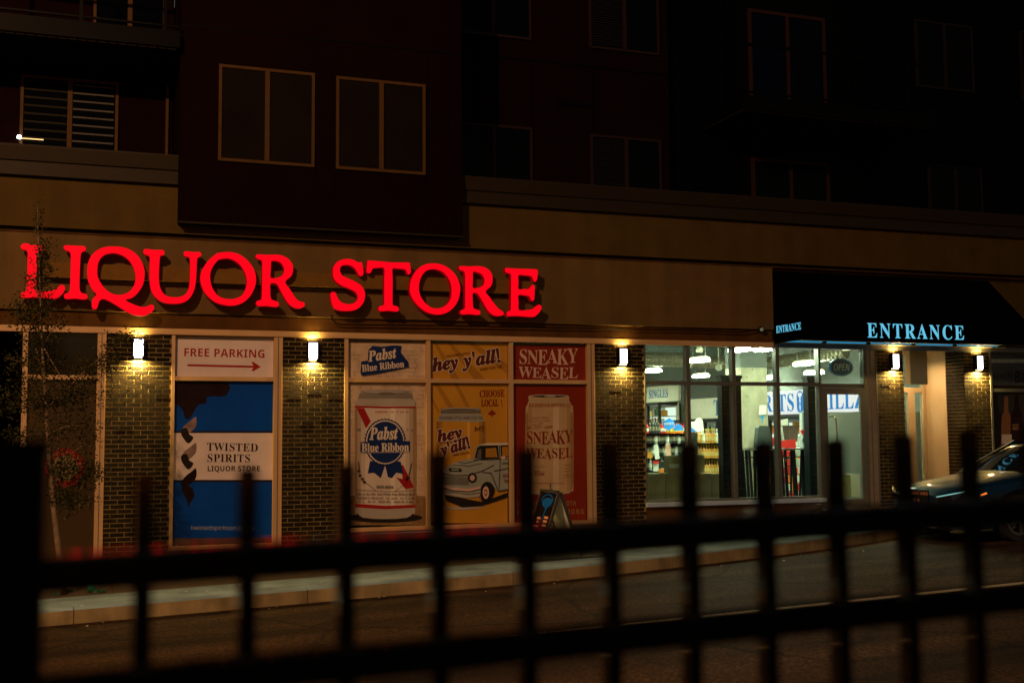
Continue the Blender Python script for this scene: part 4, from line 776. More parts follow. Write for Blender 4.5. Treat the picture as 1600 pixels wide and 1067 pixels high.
b = M(); b.box(-12, -4.0, 0, .3, -.3, 3.95, m_brownsd); part(b, 'end_wall', BL)

# ------------------------------------------------------------------ upper floors
b = M()
def wall_with(b, x0, x1, z0, z1, y, m): b.box(x0, x1, y, y + .2, z0, z1, m)
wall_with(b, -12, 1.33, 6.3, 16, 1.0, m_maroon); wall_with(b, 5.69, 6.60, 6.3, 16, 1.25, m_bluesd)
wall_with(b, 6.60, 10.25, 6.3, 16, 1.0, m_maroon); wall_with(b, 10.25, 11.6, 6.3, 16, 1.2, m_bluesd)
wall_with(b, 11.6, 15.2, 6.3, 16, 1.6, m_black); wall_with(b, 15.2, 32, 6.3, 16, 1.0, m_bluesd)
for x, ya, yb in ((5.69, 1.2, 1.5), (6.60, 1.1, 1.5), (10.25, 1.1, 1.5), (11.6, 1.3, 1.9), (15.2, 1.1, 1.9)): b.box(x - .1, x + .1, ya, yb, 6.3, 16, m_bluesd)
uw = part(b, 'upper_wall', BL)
b = M()
for z in (9.0, 12.0):
    b.box(6.6, 10.25, .985, 1.0, z, z + .03, m_black); b.box(-12, 1.3, .985, 1.0, z + .3, z + .33, m_black)
for x in (7.5, 8.7): b.box(x, x + .02, .985, 1.0, 7.8, 9.0, m_black)
b.box(8.0, 8.75, .97, 1.0, 8.25, 8.33, m_black)
part(b, 'siding_joint', BL)
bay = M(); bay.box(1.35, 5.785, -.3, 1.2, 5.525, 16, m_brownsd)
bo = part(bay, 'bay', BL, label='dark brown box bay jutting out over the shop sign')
b = M()
b.box(1.34, 5.795, -.312, -.290, 5.515, 5.54, m_flash)
b.box(1.35, 5.785, -.306, -.298, 8.52, 8.545, m_black)
for x in (1.89, 3.38, 3.70, 5.17): b.box(x, x + .012, -.306, -.298, 5.55, 6.47, m_black)
for x in (3.4, 5.2): b.box(x, x + .012, -.306, -.298, 8.0, 8.52, m_black)
part(b, 'panel_joint', bo)
def upwin(x0, x1, z0, z1, y, slat=0, fr=.045, m=None, mull=True, gl=None, parent=None):
    m = m or m_upframe
    f = M(); f.box(x0, x0 + fr, y - .03, y + .03, z0, z1, m); f.box(x1 - fr, x1, y - .03, y + .03, z0, z1, m)
    f.box(x0 + fr, x1 - fr, y - .028, y + .03, z0, z0 + fr, m); f.box(x0 + fr, x1 - fr, y - .028, y + .03, z1 - fr, z1, m)
    xm = (x0 + x1) / 2
    if mull: f.box(xm - .035, xm + .035, y - .034, y + .03, z0 + fr, z1 - fr, m)
    fo = part(f, 'window', parent or BL)
    g = M(); g.box(x0 + fr, x1 - fr, y - .004, y + .004, z0 + fr, z1 - fr, gl or m_darkglass); part(g, 'pane', fo)
    if slat:
        g = M(); z = z0 + fr + .05
        while z < z1 - fr - .03:
            g.box(x0 + fr + .01, xm - .04, y - .012, y - .006, z, z + slat, m_blind)
            if slat > .02: g.box(xm + .045, x1 - fr - .02, y - .012, y - .006, z - .004, z + slat - .006, mat('blind_dim', (.03, .026, .022), .6))
            z += .127 if slat > .02 else .045
        part(g, 'blind', fo)
m_grpane = mat('curtained_pane', (.007, .0048, .0032), .4, var=.3, scale=1.3, spec=.04)
upwin(1.91, 3.37, 6.49, 7.98, -.31, gl=m_grpane); upwin(3.71, 5.16, 6.49, 7.97, -.31, gl=m_grpane)
upwin(-.93, .50, 6.45, 7.92, .98, slat=.028)
m_uf2 = mat('dim_frame', (.018, .009, .006), .5, var=.1, spec=.1)
upwin(6.05, 7.50, 9.37, 10.9, .98, m=m_uf2); upwin(8.63, 10.06, 9.36, 10.9, .98, m=m_uf2, slat=.012)
upwin(6.05, 7.50, 6.45, 7.78, .98, m=m_uf2); upwin(8.63, 10.06, 6.45, 7.76, .98, m=m_uf2, slat=.012)
m_uf3 = mat('rust_frame', (.028, .011, .005), .5, var=.1, spec=.1)
m_bluepane = mat('blue_pane', (.0004, .0008, .006), .15, var=.4, scale=1, spec=.06)
upwin(12.35, 14.15, 8.75, 10.75, 1.58, m=m_uf3, fr=.07, gl=m_bluepane); upwin(12.35, 14.15, 6.45, 7.75, 1.58, m=m_uf3, fr=.07)
upwin(15.9, 17.35, 9.33, 10.74, .98, m=mat('slate_frame', (.012, .010, .010), .5, spec=.05)); upwin(16.1, 17.45, 6.45, 7.75, .98, m=MATS['slate_frame'])
upwin(18.6, 20, 9.3, 10.8, .98, m=MATS['slate_frame'])
b = M(); b.box(1.22, 1.262, .93, .99, 6.6, 7.95, m_upframe); part(b, 'trim_strip', BL)
def balcony(x0, x1, y0, y1, z, h, label):
    b = M(); b.box(x0, x1, y0, y1, z + .03, z + .28, m_black)
    for k in range(int((x1 - x0) / .14)): b.box(x0 + k * .14 + .01, x0 + k * .14 + .13, y0 + .04, y1, z, z + .03, mat('soffit_board', (.010, .0065, .004), .7, var=.1, spec=.05))
    bb = part(b, 'balcony', BL, label=label)
    r = M(); r.box(x0, x1, y0 + .02, y0 + .06, z + h, z + h + .05, m_black); r.box(x0, x1, y0 + .02, y0 + .06, z + .34, z + .37, m_black)
    n = int((x1 - x0) / 1.2)
    for k in range(n + 1): r.box(x0 + k * 1.18, x0 + k * 1.18 + .05, y0 + .015, y0 + .065, z + .2, z + h, m_black)
    part(r, 'railing', bb)
balcony(-6, 1.32, -.45, .98, 8.1, 1.3, 'upper left balcony with a boarded soffit')
balcony(11.0, 15.2, -.4, 1.58, 8.05, 1.2, 'balcony in the dark recess at the right')
upwin(.1, 1.2, 8.6, 10.6, .98)
b = M(); b.box(-12, 32, 1.2, 14, 15.9, 16.1, m_dark); b.box(-12, -11.8, .3, 20, -.4, 16, m_brownsd); b.box(31.8, 32, .3, 20, .3, 16, m_brownsd); b.box(-12, 32, 19.9, 20.1, 0, 16, m_brownsd)
part(b, 'roof', BL)

# small conduit and cable under the sign, on the facade
b = M()
pts = [(518, 492), (519, 499), (523, 504), (532, 507)]
pl = [(*(W(x, y, -.12)[:1]), -.12, W(x, y, -.12)[1]) for x, y in pts]
pl += [(W(x, y, -.12)[0], -.12, W(x, y, -.12)[1]) for x, y in ((700, 509), (900, 512.5), (1100, 517), (1160, 519.5), (1178, 516), (1188, 514))]
b.tube(pl, .011, m_black, 6); part(b, 'cable', BL, smooth=True)

# ------------------------------------------------------------------ lettering over the shop
SG = empty('lettering_sign', (3.2, -.26, 4.3), 'large glowing red serif letters reading LIQUOR STORE on a raceway', 'sign')
m_red = emit('red_letter_face', (1.0, 0.0002, 0.010), 1.0)
m_ret = emit('letter_return', (1.0, .002, .008), .16)
b = M()
b.box(-.5, 7.1, -.20, -.105, 4.64, 4.86, m_raceway)
b.box(-.5, 7.1, -.17, -.105, 4.60, 4.638, m_groove)
for x in (.2, 1.4, 2.5, 3.9, 4.6, 5.6, 6.5): b.box(x, x + .02, -.203, -.18, 4.615, 4.635, m_black)
part(b, 'raceway', SG)
for ch, loops in SIGN:
    b = M()
    ll = [smooth_loop(l, 3) for l in loops]
    extrude_loops(b, ll, lambda x, y, d: (x, -.32 + d, y), m_red, m_ret, .115)
    part(b, 'letter', SG, label='glowing red letter ' + ch)

# ------------------------------------------------------------------ wall lights
m_diff = emit('light_diffuser', (0.90, 0.88, 1.0), 3.5)
m_lens = emit('light_lens', (1.0, 0.80, 0.42), 4.0)
def wall_light(x, label, gain=1.0):
    z = 3.5
    r = empty('wall_light', (x, -.01, z), label, 'wall light', 'box wall lights on the brick pillars')
    b = M()
    b.box(x - .085, x + .085, -.035, -.01, z, z + .29, m_dark)
    b.box(x - .085, x - .070, -.115, -.035, z + .03, z + .28, m_dark); b.box(x + .070, x + .085, -.115, -.035, z + .03, z + .28, m_dark)
    b.box(x - .085, x + .085, -.118, -.035, z + .28, z + .292, m_dark); b.box(x - .085, x + .085, -.118, -.035, z + .018, z + .03, m_dark)
    part(b, 'housing', r)
    b = M(); b.box(x - .069, x + .069, -.110, -.04, z + .031, z + .279, m_diff); part(b, 'diffuser', r)
    b = M(); b.box(x - .055, x + .055, -.10, -.04, z + .002, z + .017, m_lens); part(b, 'lens', r)
    for nm, dz, dirn, pw in (('down_light', -.012, 0, 72.0 * gain), ('up_light', .305, math.pi, 13.0 * gain)):
        l = bpy.data.lights.new(nm, 'AREA'); l.shape = 'RECTANGLE'; l.size = .11; l.size_y = .05; l.energy = pw; l.color = (1.0, .66, .18); l.spread = R(165)
        o = bpy.data.objects.new(nm, l); o.location = (0, -.065 + .01, dz); o.rotation_euler = (dirn, 0, 0); C.objects.link(o); o.parent = r
    return r
wall_light(.82, 'white box wall light left of the FREE PARKING poster')
wall_light(3.41, 'white box wall light between the blue poster and the blue ribbon poster', .92)
wall_light(8.72, 'white box wall light left of the clear shop window', .78)
wall_light(14.32, 'white box wall light right of the entrance door, under the awning', .9)
wall_light(16.27, 'white box wall light at the right end, above the parked car', 1.05)
# ------------------------------------------------------------------ posters on the windows
def ink(name, col, rough=.4, var=.09, scale=2.2): return mat('ink_' + name, col, rough, var=var, scale=scale, spec=.12)
i_white = ink('white', (.60, .52, .50)); i_red = ink('red', (.30, .012, .012)); i_blue = ink('blue', (.0008, .050, .30), var=.2, scale=1.2); i_dk = ink('dark', (.016, .013, .012))
i_cream = ink('cream', (.58, .50, .42)); i_navy = ink('navy', (.008, .022, .10)); i_brick = ink('pale_brick', (.50, .38, .26), var=.14, scale=5); i_brl = ink('brick_line', (.24, .16, .10))
i_must = ink('mustard', (.46, .23, .022)); i_ray = ink('ray', (.33, .155, .018)); i_brown = ink('brown', (.085, .016, .008)); i_dkred = ink('dark_red', (.20, .020, .006)); i_wood = ink('wood', (.20, .12, .05), var=.3, scale=8)
i_silver = ink('silver', (.36, .33, .28)); i_silvd = ink('silver_dark', (.13, .12, .10)); i_truck = ink('truck_grey', (.27, .30, .26)); i_pink = ink('pale_pink', (.55, .38, .30)); i_tan = ink('tan', (.45, .32, .17)); i_tand = ink('tan_dark', (.30, .17, .07))
i_grey = ink('grey', (.10, .09, .085)); i_smoke = ink('smoke', (.20, .14, .13), var=.35, scale=10); i_cloud = ink('ink_cloud', (.012, .005, .005), var=.3, scale=5); i_ltblue = ink('light_text', (.28, .34, .42))
PY = .054
# 1 FREE PARKING
a = Art(250, 500, 2.807, PY)
a.rect(62, 70, 502, 250, i_white); a.rect(62, 70, 502, 84, ink('shade_strip', (.40, .34, .26)))
a.text('FREE PARKING', 'B', (102, 158), (462, 166), 35, i_red, track=.01)
a.line([(124, 198), (412, 205)], 9, i_red); a.ell(124, 198, 4.5, 4.5, i_red, 14); a.shape([(400, 184), (410, 184), (442, 205), (410, 224), (400, 222), (413, 205)], i_red)
a.build('parking_poster', 'white poster reading FREE PARKING with a red arrow', 'poster')
# 2 TWISTED SPIRITS
a = Art(250, 500, 2.807, PY)
a.rect(58, 262, 500, 985, i_blue)
a.shape(smooth_loop([(62, 264), (292, 264), (292, 330), (240, 334), (205, 338), (203, 366), (170, 370), (150, 400), (132, 430), (110, 432), (100, 395), (75, 370), (62, 362)], 2), i_cloud)
a.rect(58, 486, 500, 494, i_dk); a.rect(58, 495, 499, 700, i_white); a.rect(58, 701, 499, 710, i_dk)
a.rect(58, 955, 500, 990, ink('lower_edge', (.06, .045, .04)))
for (dy, m1, m2) in ((0, i_smoke, i_dk), (114, i_smoke, i_dk), (226, i_cloud, i_cloud)):
    a.shape(smooth_loop([(158, 424 + dy), (159, 462 + dy), (140, 486 + dy), (118, 500 + dy), (96, 500 + dy), (96, 480 + dy), (112, 458 + dy), (138, 438 + dy)], 3), m1)
    a.shape(smooth_loop([(95, 478 + dy), (118, 474 + dy), (128, 500 + dy), (147, 515 + dy), (125, 541 + dy), (104, 520 + dy), (93, 500 + dy)], 3), m2)
a.shape(smooth_loop([(96, 735), (146, 752), (146, 780), (132, 800), (124, 822), (118, 790), (102, 762)], 3), i_cloud)
a.text('TWISTED', 'S', (205, 572), (431, 576), 34, i_dk, track=.02); a.text('SPIRITS', 'S', (205, 621), (397, 623), 34, i_dk, track=.02)
a.text('LIQUOR STORE', 'B', (206, 662), (440, 662), 23, i_dk, track=.01)
a.text('twistedspiritson3rd.ca', 'R', (135, 918), (415, 920), 18, i_ltblue, track=.01)
a.build('shop_poster', 'tall blue poster with a white band reading TWISTED SPIRITS', 'poster')

def brick_lines(a, x0, x1, y0, y1, rnd):
    y = y0 + 18
    while y < y1 - 4:
        x = x0 + rnd.uniform(0, 30)
        while x < x1:
            L = rnd.uniform(15, 70); e = min(x + L, x1 - 3)
            if rnd.random() < .75 and e - x > 8: a.line([(x, y + rnd.uniform(-1, 1)), ((x + e) / 2, y + rnd.uniform(-1.5, 1.5)), (e, y + rnd.uniform(-1, 1))], rnd.uniform(.8, 1.7), i_brl)
            x += L + rnd.uniform(4, 25)
        x = x0 + rnd.uniform(20, 60)
        while x < x1 - 6:
            if rnd.random() < .7: a.line([(x, y), (x + 1, y + 18)], 1.3, i_brl)
            x += rnd.uniform(45, 75)
        y += 21
rnd = random.Random(3)
# 3 blue ribbon logo
a = Art(520, 510, 3.235, PY, .0002)
a.rect(52, 72, 467, 264, i_brick); a.rect(52, 72, 466, 84, i_wood); brick_lines(a, 76, 464, 84, 264, rnd)
a.shape([(178, 120), (200, 98), (245, 104), (300, 96), (345, 98), (340, 130), (362, 158), (378, 178), (382, 205), (300, 224), (215, 240), (145, 250), (138, 236), (142, 178), (176, 172)], i_navy)
a.text('Pabst', 'I', (182, 178), (322, 158), 52, i_cream, halo=2.5, hm=i_dk, bold=1.3); a.text('Blue Ribbon', 'S', (146, 230), (360, 206), 34, i_cream, halo=2, hm=i_navy, bold=.6)
a.build('beer_logo_poster', 'pale brick poster with a slanted navy Blue Ribbon logo, above the big beer can', 'poster')
# 4 can
a = Art(520, 510, 3.235, PY, .0002)
a.rect(50, 284, 467, 1003, i_brick); brick_lines(a, 54, 110, 284, 860, rnd); brick_lines(a, 416, 464, 284, 850, rnd); brick_lines(a, 110, 416, 284, 330, rnd)
a.shape([(50, 862), (110, 852), (415, 852), (467, 858), (467, 1003), (50, 1003)], i_wood)
for x in (80, 200, 330, 440): a.line([(x, 900), (x - 8, 1000)], 1.5, i_dk)
a.ell(262, 965, 190, 26, i_dk)
can = [(108, 412), (116, 385), (132, 350), (136, 326), (180, 320), (262, 317), (345, 320), (392, 326), (396, 350), (410, 385), (416, 412), (416, 905), (402, 940), (372, 965), (262, 972), (152, 965), (124, 940), (110, 905)]
a.shape(smooth_loop(can, 2), i_silver)
a.shape([(134, 338), (394, 338), (402, 365), (125, 365)], ink('lid_shade', (.20, .18, .15))); a.ell(264, 332, 122, 9, i_silvd); a.ell(264, 331, 110, 6, i_silver); a.ell(270, 340, 45, 8, i_silvd)
a.shape([(112, 400), (262, 402), (414, 404), (414, 900), (262, 905), (110, 900)], i_cream)
for x0_, x1_, m_ in ((110, 122, i_tand), (122, 140, ink('can_shade', (.36, .29, .22))), (140, 162, ink('can_shade_light', (.48, .40, .32))), (402, 415, i_tand), (384, 402, MATS['ink_can_shade']), (366, 384, MATS['ink_can_shade_light']), (290, 312, ink('can_gleam', (.70, .62, .52)))): a.rect(x0_, 403, x1_, 903, m_)
a.shape([(110, 400), (262, 404), (415, 404), (415, 413), (262, 414), (110, 410)], i_red); a.shape([(110, 894), (262, 905), (415, 900), (415, 914), (262, 922), (110, 912)], i_red)
a.shape([(118, 412), (156, 413), (190, 480), (166, 515)], i_red); a.shape([(346, 700), (352, 698), (408, 812), (366, 822), (318, 762), (350, 770)], i_red)
a.text('Established in Milwaukee', 'I', (203, 437), (382, 436), 12, i_red); a.text('355ml', 'S', (120, 528), (140, 528), 13, i_navy); a.text('5% alc', 'S', (372, 528), (412, 528), 10, i_navy)
a.shape([(186, 680), (174, 742), (206, 738), (240, 766), (262, 700), (276, 760), (296, 766), (318, 738), (356, 745), (340, 682)], i_navy)
a.ell(262, 584, 106, 120, i_navy, 72, wob=-5); a.ell(262, 584, 99, 113, i_cream, 72, wob=-3); 
for k in range(40):
    t = 2 * math.pi * k / 40; a.ell(262 + 101 * math.cos(t), 584 + 115 * math.sin(t), 4.5, 4.5, i_navy, 8)
a.ell(262, 584, 91, 104, i_navy, 60)
a.shape([(137, 584), (386, 578), (386, 634), (137, 638)], i_navy); a.line([(137, 638), (386, 634)], 2, i_cream)
a.text('Pabst', 'I', (186, 572), (326, 568), 60, i_cream, bold=1.5); a.text('Blue Ribbon', 'S', (142, 633), (382, 630), 42, i_cream, bold=.8)
a.text('BEER·BIERE', 'B', (217, 816), (304, 818), 14, i_grey)
a.line([(112, 824), (180, 828), (262, 832), (340, 831), (413, 826)], 1.8, i_dk); a.line([(150, 780), (180, 800), (215, 830)], 1.8, i_dk); a.line([(370, 790), (340, 810), (308, 832)], 1.8, i_dk)
for x, y in ((128, 730), (134, 752), (146, 770), (155, 785), (376, 762), (368, 772)): a.ell(x, y, 9, 9, i_dk, 9, hole=(3, 3), wob=-3)
a.line([(126, 680), (130, 730)], 5, i_grey); a.line([(394, 690), (380, 752)], 5, i_grey)
for t_, y in (('This is the Original Pabst Blue Ribbon Beer', 852), ("Nature's choicest products provide its", 871), ('prized flavor. Only the finest hops and', 889)): a.text(t_, 'I', (116, y - 2), (410, y), 11, i_dk)
a.build('beer_can_poster', 'tall cream beer can with a blue rosette on pale brick, leftmost can poster', 'poster')

# 5 hey y'all logo
a = Art(660, 510, 3.233, PY, .0002)
a.rect(36, 84, 428, 270, i_must)
for p in ([(60, 84), (74, 84), (190, 270), (150, 270)], [(128, 84), (150, 84), (320, 270), (262, 270)], [(230, 84), (262, 84), (428, 190), (428, 240)]): a.shape(p, i_ray)
a.text("hey y'all!", 'I', (56, 226), (400, 178), 64, i_brown, halo=6.5, hm=i_cream, bold=3); 
a.text('SOUTHERN STYLE', 'B', (122, 157), (240, 140), 11, i_brown); a.text('HARD ICED TEA', 'B', (292, 224), (402, 208), 12, i_brown)
a.build('tea_logo_poster', "mustard poster with brown slanted lettering hey y'all, above the truck picture", 'poster')
# 6 truck poster
a = Art(660, 510, 3.233, PY, .0002)
a.rect(36, 290, 430, 992, i_must)
for p in ([(60, 290), (84, 290), (160, 410), (130, 410)], [(160, 290), (180, 290), (300, 520), (270, 510)], [(36, 330), (36, 360), (80, 440), (86, 425)]): a.shape(p, i_ray)
a.text('CHOOSE', 'S', (289, 357), (414, 354), 34, i_dkred, bold=.8); a.text('LOCAL!', 'S', (297, 404), (395, 402), 34, i_dkred, bold=.8); a.text('!', 'B', (398, 404), (409, 402), 34, i_dkred)
a.shape([(350, 416), (356, 428), (363, 424), (361, 436), (372, 434), (368, 444), (354, 448), (352, 458), (349, 458), (347, 448), (333, 444), (330, 434), (341, 436), (339, 424), (346, 428)], i_dkred)
a.shape(smooth_loop([(92, 412), (190, 410), (292, 412), (296, 440), (314, 470), (316, 520), (316, 880), (300, 905), (270, 920), (200, 924), (130, 920), (86, 905), (72, 880), (70, 520), (74, 470), (90, 440)], 2), i_must)
a.shape([(92, 412), (292, 412), (296, 440), (92, 440)], i_silvd); a.ell(192, 418, 98, 8, i_silver); a.ell(192, 420, 88, 5, i_grey)
a.shape([(90, 440), (296, 442), (314, 482), (72, 478)], i_truck); a.text('SOUTHERN STYLE HARD ICED TEA', 'B', (84, 470), (304, 470), 17, i_brown)
for x0_, x1_, m_ in ((71, 84, i_wood), (84, 100, i_ray), (286, 302, i_ray), (302, 316, i_wood), (226, 240, ink('mustard_gleam', (.60, .33, .06)))): a.rect(x0_, 480, x1_, 890, m_)
a.line([(71, 480), (70, 880)], 4, i_ray); a.line([(315, 480), (316, 600)], 4, i_ray); a.shape([(72, 880), (100, 910), (300, 912), (316, 890), (300, 918), (200, 926), (100, 920)], i_silver)
a.text('hey', 'I', (80, 582), (206, 558), 56, i_brown, halo=6.5, hm=i_cream, bold=3); a.text("y'all!", 'I', (100, 650), (246, 610), 54, i_brown, halo=6.5, hm=i_cream, bold=3)
a.text('HARD ICED TEA', 'B', (152, 655), (238, 640), 10, i_brown); a.text('SOUTHERN', 'B', (84, 592), (150, 585), 8, i_brown); a.text('hey', 'I', (264, 530), (314, 516), 24, i_brown)
# the pickup
a.shape([(110, 850), (300, 885), (430, 838), (430, 862), (300, 905), (200, 912), (120, 880)], i_dk)
a.shape(smooth_loop([(140, 700), (180, 680), (244, 668), (256, 668), (272, 604), (290, 598), (330, 592), (430, 592)], 2)[:22] + [(430, 592), (432, 824), (380, 830), (345, 800), (318, 792), (296, 820), (290, 850), (230, 862), (150, 852), (96, 824), (88, 790), (92, 740), (110, 712)], i_truck)
a.shape([(262, 664), (276, 610), (292, 602), (380, 598), (386, 668), (300, 672)], i_dk); a.shape([(272, 664), (282, 620), (296, 618), (296, 668)], i_grey); a.shape([(318, 616), (370, 612), (378, 660), (318, 660)], i_ray)
a.shape([(392, 600), (430, 598), (430, 660), (396, 664)], i_dk); a.shape([(400, 608), (430, 606), (430, 655), (402, 656)], i_ray); a.shape([(286, 596), (330, 588), (430, 588), (430, 598), (330, 600)], i_cream)
a.line([(256, 672), (330, 674), (432, 668)], 4, i_dk); a.line([(92, 740), (150, 752), (230, 752), (300, 730), (360, 700)], 5, i_dk); a.line([(150, 702), (200, 700), (230, 706), (300, 690)], 3, i_dk); a.line([(180, 684), (220, 690), (290, 672)], 3, i_dk)
a.shape([(134, 714), (190, 716), (200, 726), (192, 734), (140, 732), (130, 724)], i_dk); a.shape([(142, 720), (180, 720), (184, 727), (146, 727)], i_truck)
a.shape([(94, 754), (228, 762), (232, 800), (110, 796)], i_grey)
for k in range(7): a.line([(100, 760 + k * 5), (228, 766 + k * 5)], 1.3, i_truck)
a.ell(250, 764, 23, 26, i_dk, 20); a.ell(250, 764, 15, 17, i_pink, 14, wob=-4); a.ell(94, 762, 12, 20, i_dk, 16)
a.shape([(96, 796), (150, 812), (230, 818), (290, 806), (292, 822), (230, 836), (150, 830), (94, 812)], i_pink); a.line([(96, 812), (150, 828), (232, 834), (292, 820)], 4, i_dk)
a.shape([(110, 832), (230, 850), (290, 842), (286, 858), (220, 866), (118, 850)], i_silver); a.line([(110, 832), (230, 848), (290, 840)], 3, i_dk)
a.shape(smooth_loop([(292, 850), (296, 806), (318, 784), (344, 790), (362, 820), (350, 860), (318, 886), (298, 880)], 3), i_dk); a.ell(318, 838, 22, 42, i_dk, 30); a.ell(318, 838, 16, 32, i_pink, 30); a.ell(318, 838, 9, 19, i_dkred, 20, wob=-3); a.ell(318, 838, 4, 8, i_cream)
a.line([(386, 600), (390, 700), (384, 822)], 3, i_dk); a.line([(360, 730), (430, 716)], 4, i_dk); a.ell(406, 662, 12, 9, i_pink); a.line([(300, 735), (345, 740), (380, 830), (432, 822)], 4, i_dk); a.line([(432, 670), (432, 824)], 2, i_dk)
a.text('HARD ICED', 'B', (404, 762), (432, 760), 16, i_dkred); a.text('TEA', 'B', (410, 788), (432, 786), 16, i_dkred); a.text('SOUTHERN', 'B', (400, 696), (430, 695), 10, i_dk)
a.build('tea_can_poster', 'mustard poster of a tea can behind an old grey pickup truck, with CHOOSE LOCAL', 'poster')
# 7 sneaky logo
a = Art(660, 510, 3.233, PY, .0002)
a.rect(450, 96, 826, 278, i_dkred)
jt = [(1, 0), (.95, .0), (1.05, -.03), (.97, .02), (1.08, -.02), (1, .04)]
a.text('SNEAKY', 'S', (486, 188), (784, 190), 72, i_pink, track=-.03, jit=jt); a.text('WEASEL', 'S', (486, 256), (784, 266), 54, i_pink, track=-.02, jit=jt)
a.build('lager_logo_poster', 'dark red poster with pale uneven letters SNEAKY WEASEL', 'poster')
# 8 weasel can
a = Art(660, 510, 3.233, PY, .0002)
a.rect(452, 296, 828, 984, i_dkred)
a.shape(smooth_loop([(540, 348), (640, 344), (736, 348), (740, 372), (756, 400), (762, 440), (764, 800), (756, 826), (736, 842), (640, 850), (560, 842), (530, 822), (520, 790), (520, 440), (528, 400), (538, 372)], 2), i_tan)
a.shape([(520, 440), (534, 430), (534, 815), (520, 790)], i_tand); a.shape([(764, 440), (748, 430), (748, 835), (764, 800)], i_tand)
for x0_, x1_, m_ in ((534, 552, ink('tan_mid', (.37, .24, .11))), (730, 748, MATS['ink_tan_mid']), (660, 690, ink('tan_gleam', (.54, .42, .26)))): a.rect(x0_, 400, x1_, 828, m_)
a.ell(638, 352, 98, 8, i_silver); a.ell(638, 353, 86, 5, i_dk); a.ell(645, 352, 30, 4, i_silver); a.line([(538, 370), (640, 376), (740, 370)], 3, i_silver)
a.shape([(530, 822), (560, 838), (640, 844), (736, 838), (756, 822), (740, 842), (640, 854), (550, 845)], i_silver)
a.text('BALDERDASH BREWING CO', 'S', (538, 406), (750, 406), 18, i_dkred)
a.text('CONTRACT BREWED', 'B', (540, 468), (640, 464), 9, i_tand); a.text('SMOOTHLAGER', 'B', (540, 484), (646, 480), 9, i_tand)
a.text('THE', 'B', (528, 520), (548, 518), 14, i_dkred); a.text('CRAFT', 'B', (552, 520), (610, 514), 28, i_tand); a.text('LAGER', 'B', (616, 516), (658, 512), 13, i_dkred)
a.text('SNEAKY', 'S', (524, 592), (758, 590), 62, i_dkred, track=-.03, jit=jt); a.text('WEASEL', 'S', (524, 664), (758, 666), 50, i_dkred, track=-.02, jit=jt)
a.text('355ml', 'S', (564, 752), (616, 752), 22, i_dkred)
for k, (x0, x1) in enumerate(((716, 758), (720, 756), (716, 752), (720, 758))): a.line([(x0, 700 + k * 16), (x1, 698 + k * 16)], 5, i_tand)
for k in range(3): a.line([(710, 750 + k * 7), (758, 748 + k * 7)], 1.2, i_tand)
a.line([(540, 710), (618, 708)], 2, i_tand); a.line([(540, 792), (620, 790), (720, 792)], 3, i_tand)
a.text('SURPRISINGLY SMOOTH', 'B', (474, 908), (776, 906), 26, i_tand, track=.08); a.text('DECEPTIVELY STRONG', 'B', (474, 948), (816, 946), 26, i_tand, track=.12)
a.build('lager_can_poster', 'dark red poster with a tan lager can, rightmost of the three', 'poster')
# 9 round decal
a = Art(0, 660, 5.333, PY)
k_r = ink('decal_red', (.22, .008, .014)); k_g = ink('decal_olive', (.17, .13, .06))
a.ell(540, 380, 172, 164, k_r, 50); a.ell(540, 380, 112, 108, k_g, 40)
rr = random.Random(5)
for _ in range(26):
    t, q = rr.uniform(0, 6.3), rr.uniform(0, 95); x, y = 540 + q * math.cos(t), 380 + q * math.sin(t)
    a.shape(smooth_loop([(x + rr.uniform(8, 20) * math.cos(v), y + rr.uniform(8, 20) * math.sin(v)) for v in (0, 1, 2, 3, 4, 5, 5.8)], 2), i_dk)
word = 'KAMLOOPS'
for i, ch in enumerate(word):
    t = R(-90) + (i - 3.5) * R(21); c = (540 + 124 * math.cos(t), 380 + 120 * math.sin(t)); d = (-math.sin(t), math.cos(t))
    a.text(ch, 'B', (c[0] - d[0] * 13, c[1] - d[1] * 13), (c[0] + d[0] * 13, c[1] + d[1] * 13), 26, i_tand)
a.build('round_decal', 'round dark red decal lettered KAMLOOPS on the brown window behind the tree', 'decal')
# 10 wine posters behind the car
a = Art(1530, 540, 7.11, PY)
a.rect(104, 96, 900, 440, ink('wine_grey', (.055, .065, .080), var=.2)); a.rect(104, 150, 900, 190, ink('pale_band', (.28, .34, .30), var=.2, scale=12))
a.text('BEAUTY', 'B', (152, 366), (372, 368), 55, i_dk); a.text('THE', 'B', (305, 300), (372, 300), 22, i_dk); a.text('OF', 'B', (328, 415), (365, 415), 22, i_dk); a.text('BC WINE', 'B', (384, 412), (900, 418), 135, i_dk)
a.build('wine_lettering_poster', 'dark grey poster lettered BEAUTY OF in the window above the car roof', 'poster')
a = Art(1530, 540, 7.11, PY)
a.rect(120, 484, 900, 1500, ink('wine_dark', (.030, .030, .032), var=.25, scale=3))
def bottle(cx, top, nw, bw, m, sh=730):
    a.shape(smooth_loop([(cx - nw, top), (cx + nw, top), (cx + nw, sh - 90), (cx + bw * .6, sh), (cx + bw, sh + 60), (cx + bw, 1450), (cx - bw, 1450), (cx - bw, sh + 60), (cx - bw * .6, sh), (cx - nw, sh - 90)], 2), m)
bottle(186, 556, 22, 65, i_dk); bottle(300, 570, 20, 52, ink('rose_wine', (.22, .10, .05)), 760); bottle(417, 548, 24, 66, ink('red_wine', (.018, .008, .008))); bottle(560, 560, 24, 66, i_dk)
a.text('BLACK', 'B', (368, 892), (440, 890), 22, i_tand); a.text('SAGE', 'B', (368, 935), (440, 933), 34, i_tand); a.rect(250, 985, 360, 1090, i_cream)
a.build('wine_bottle_poster', 'dark poster of tall wine bottles right behind the parked car', 'poster')
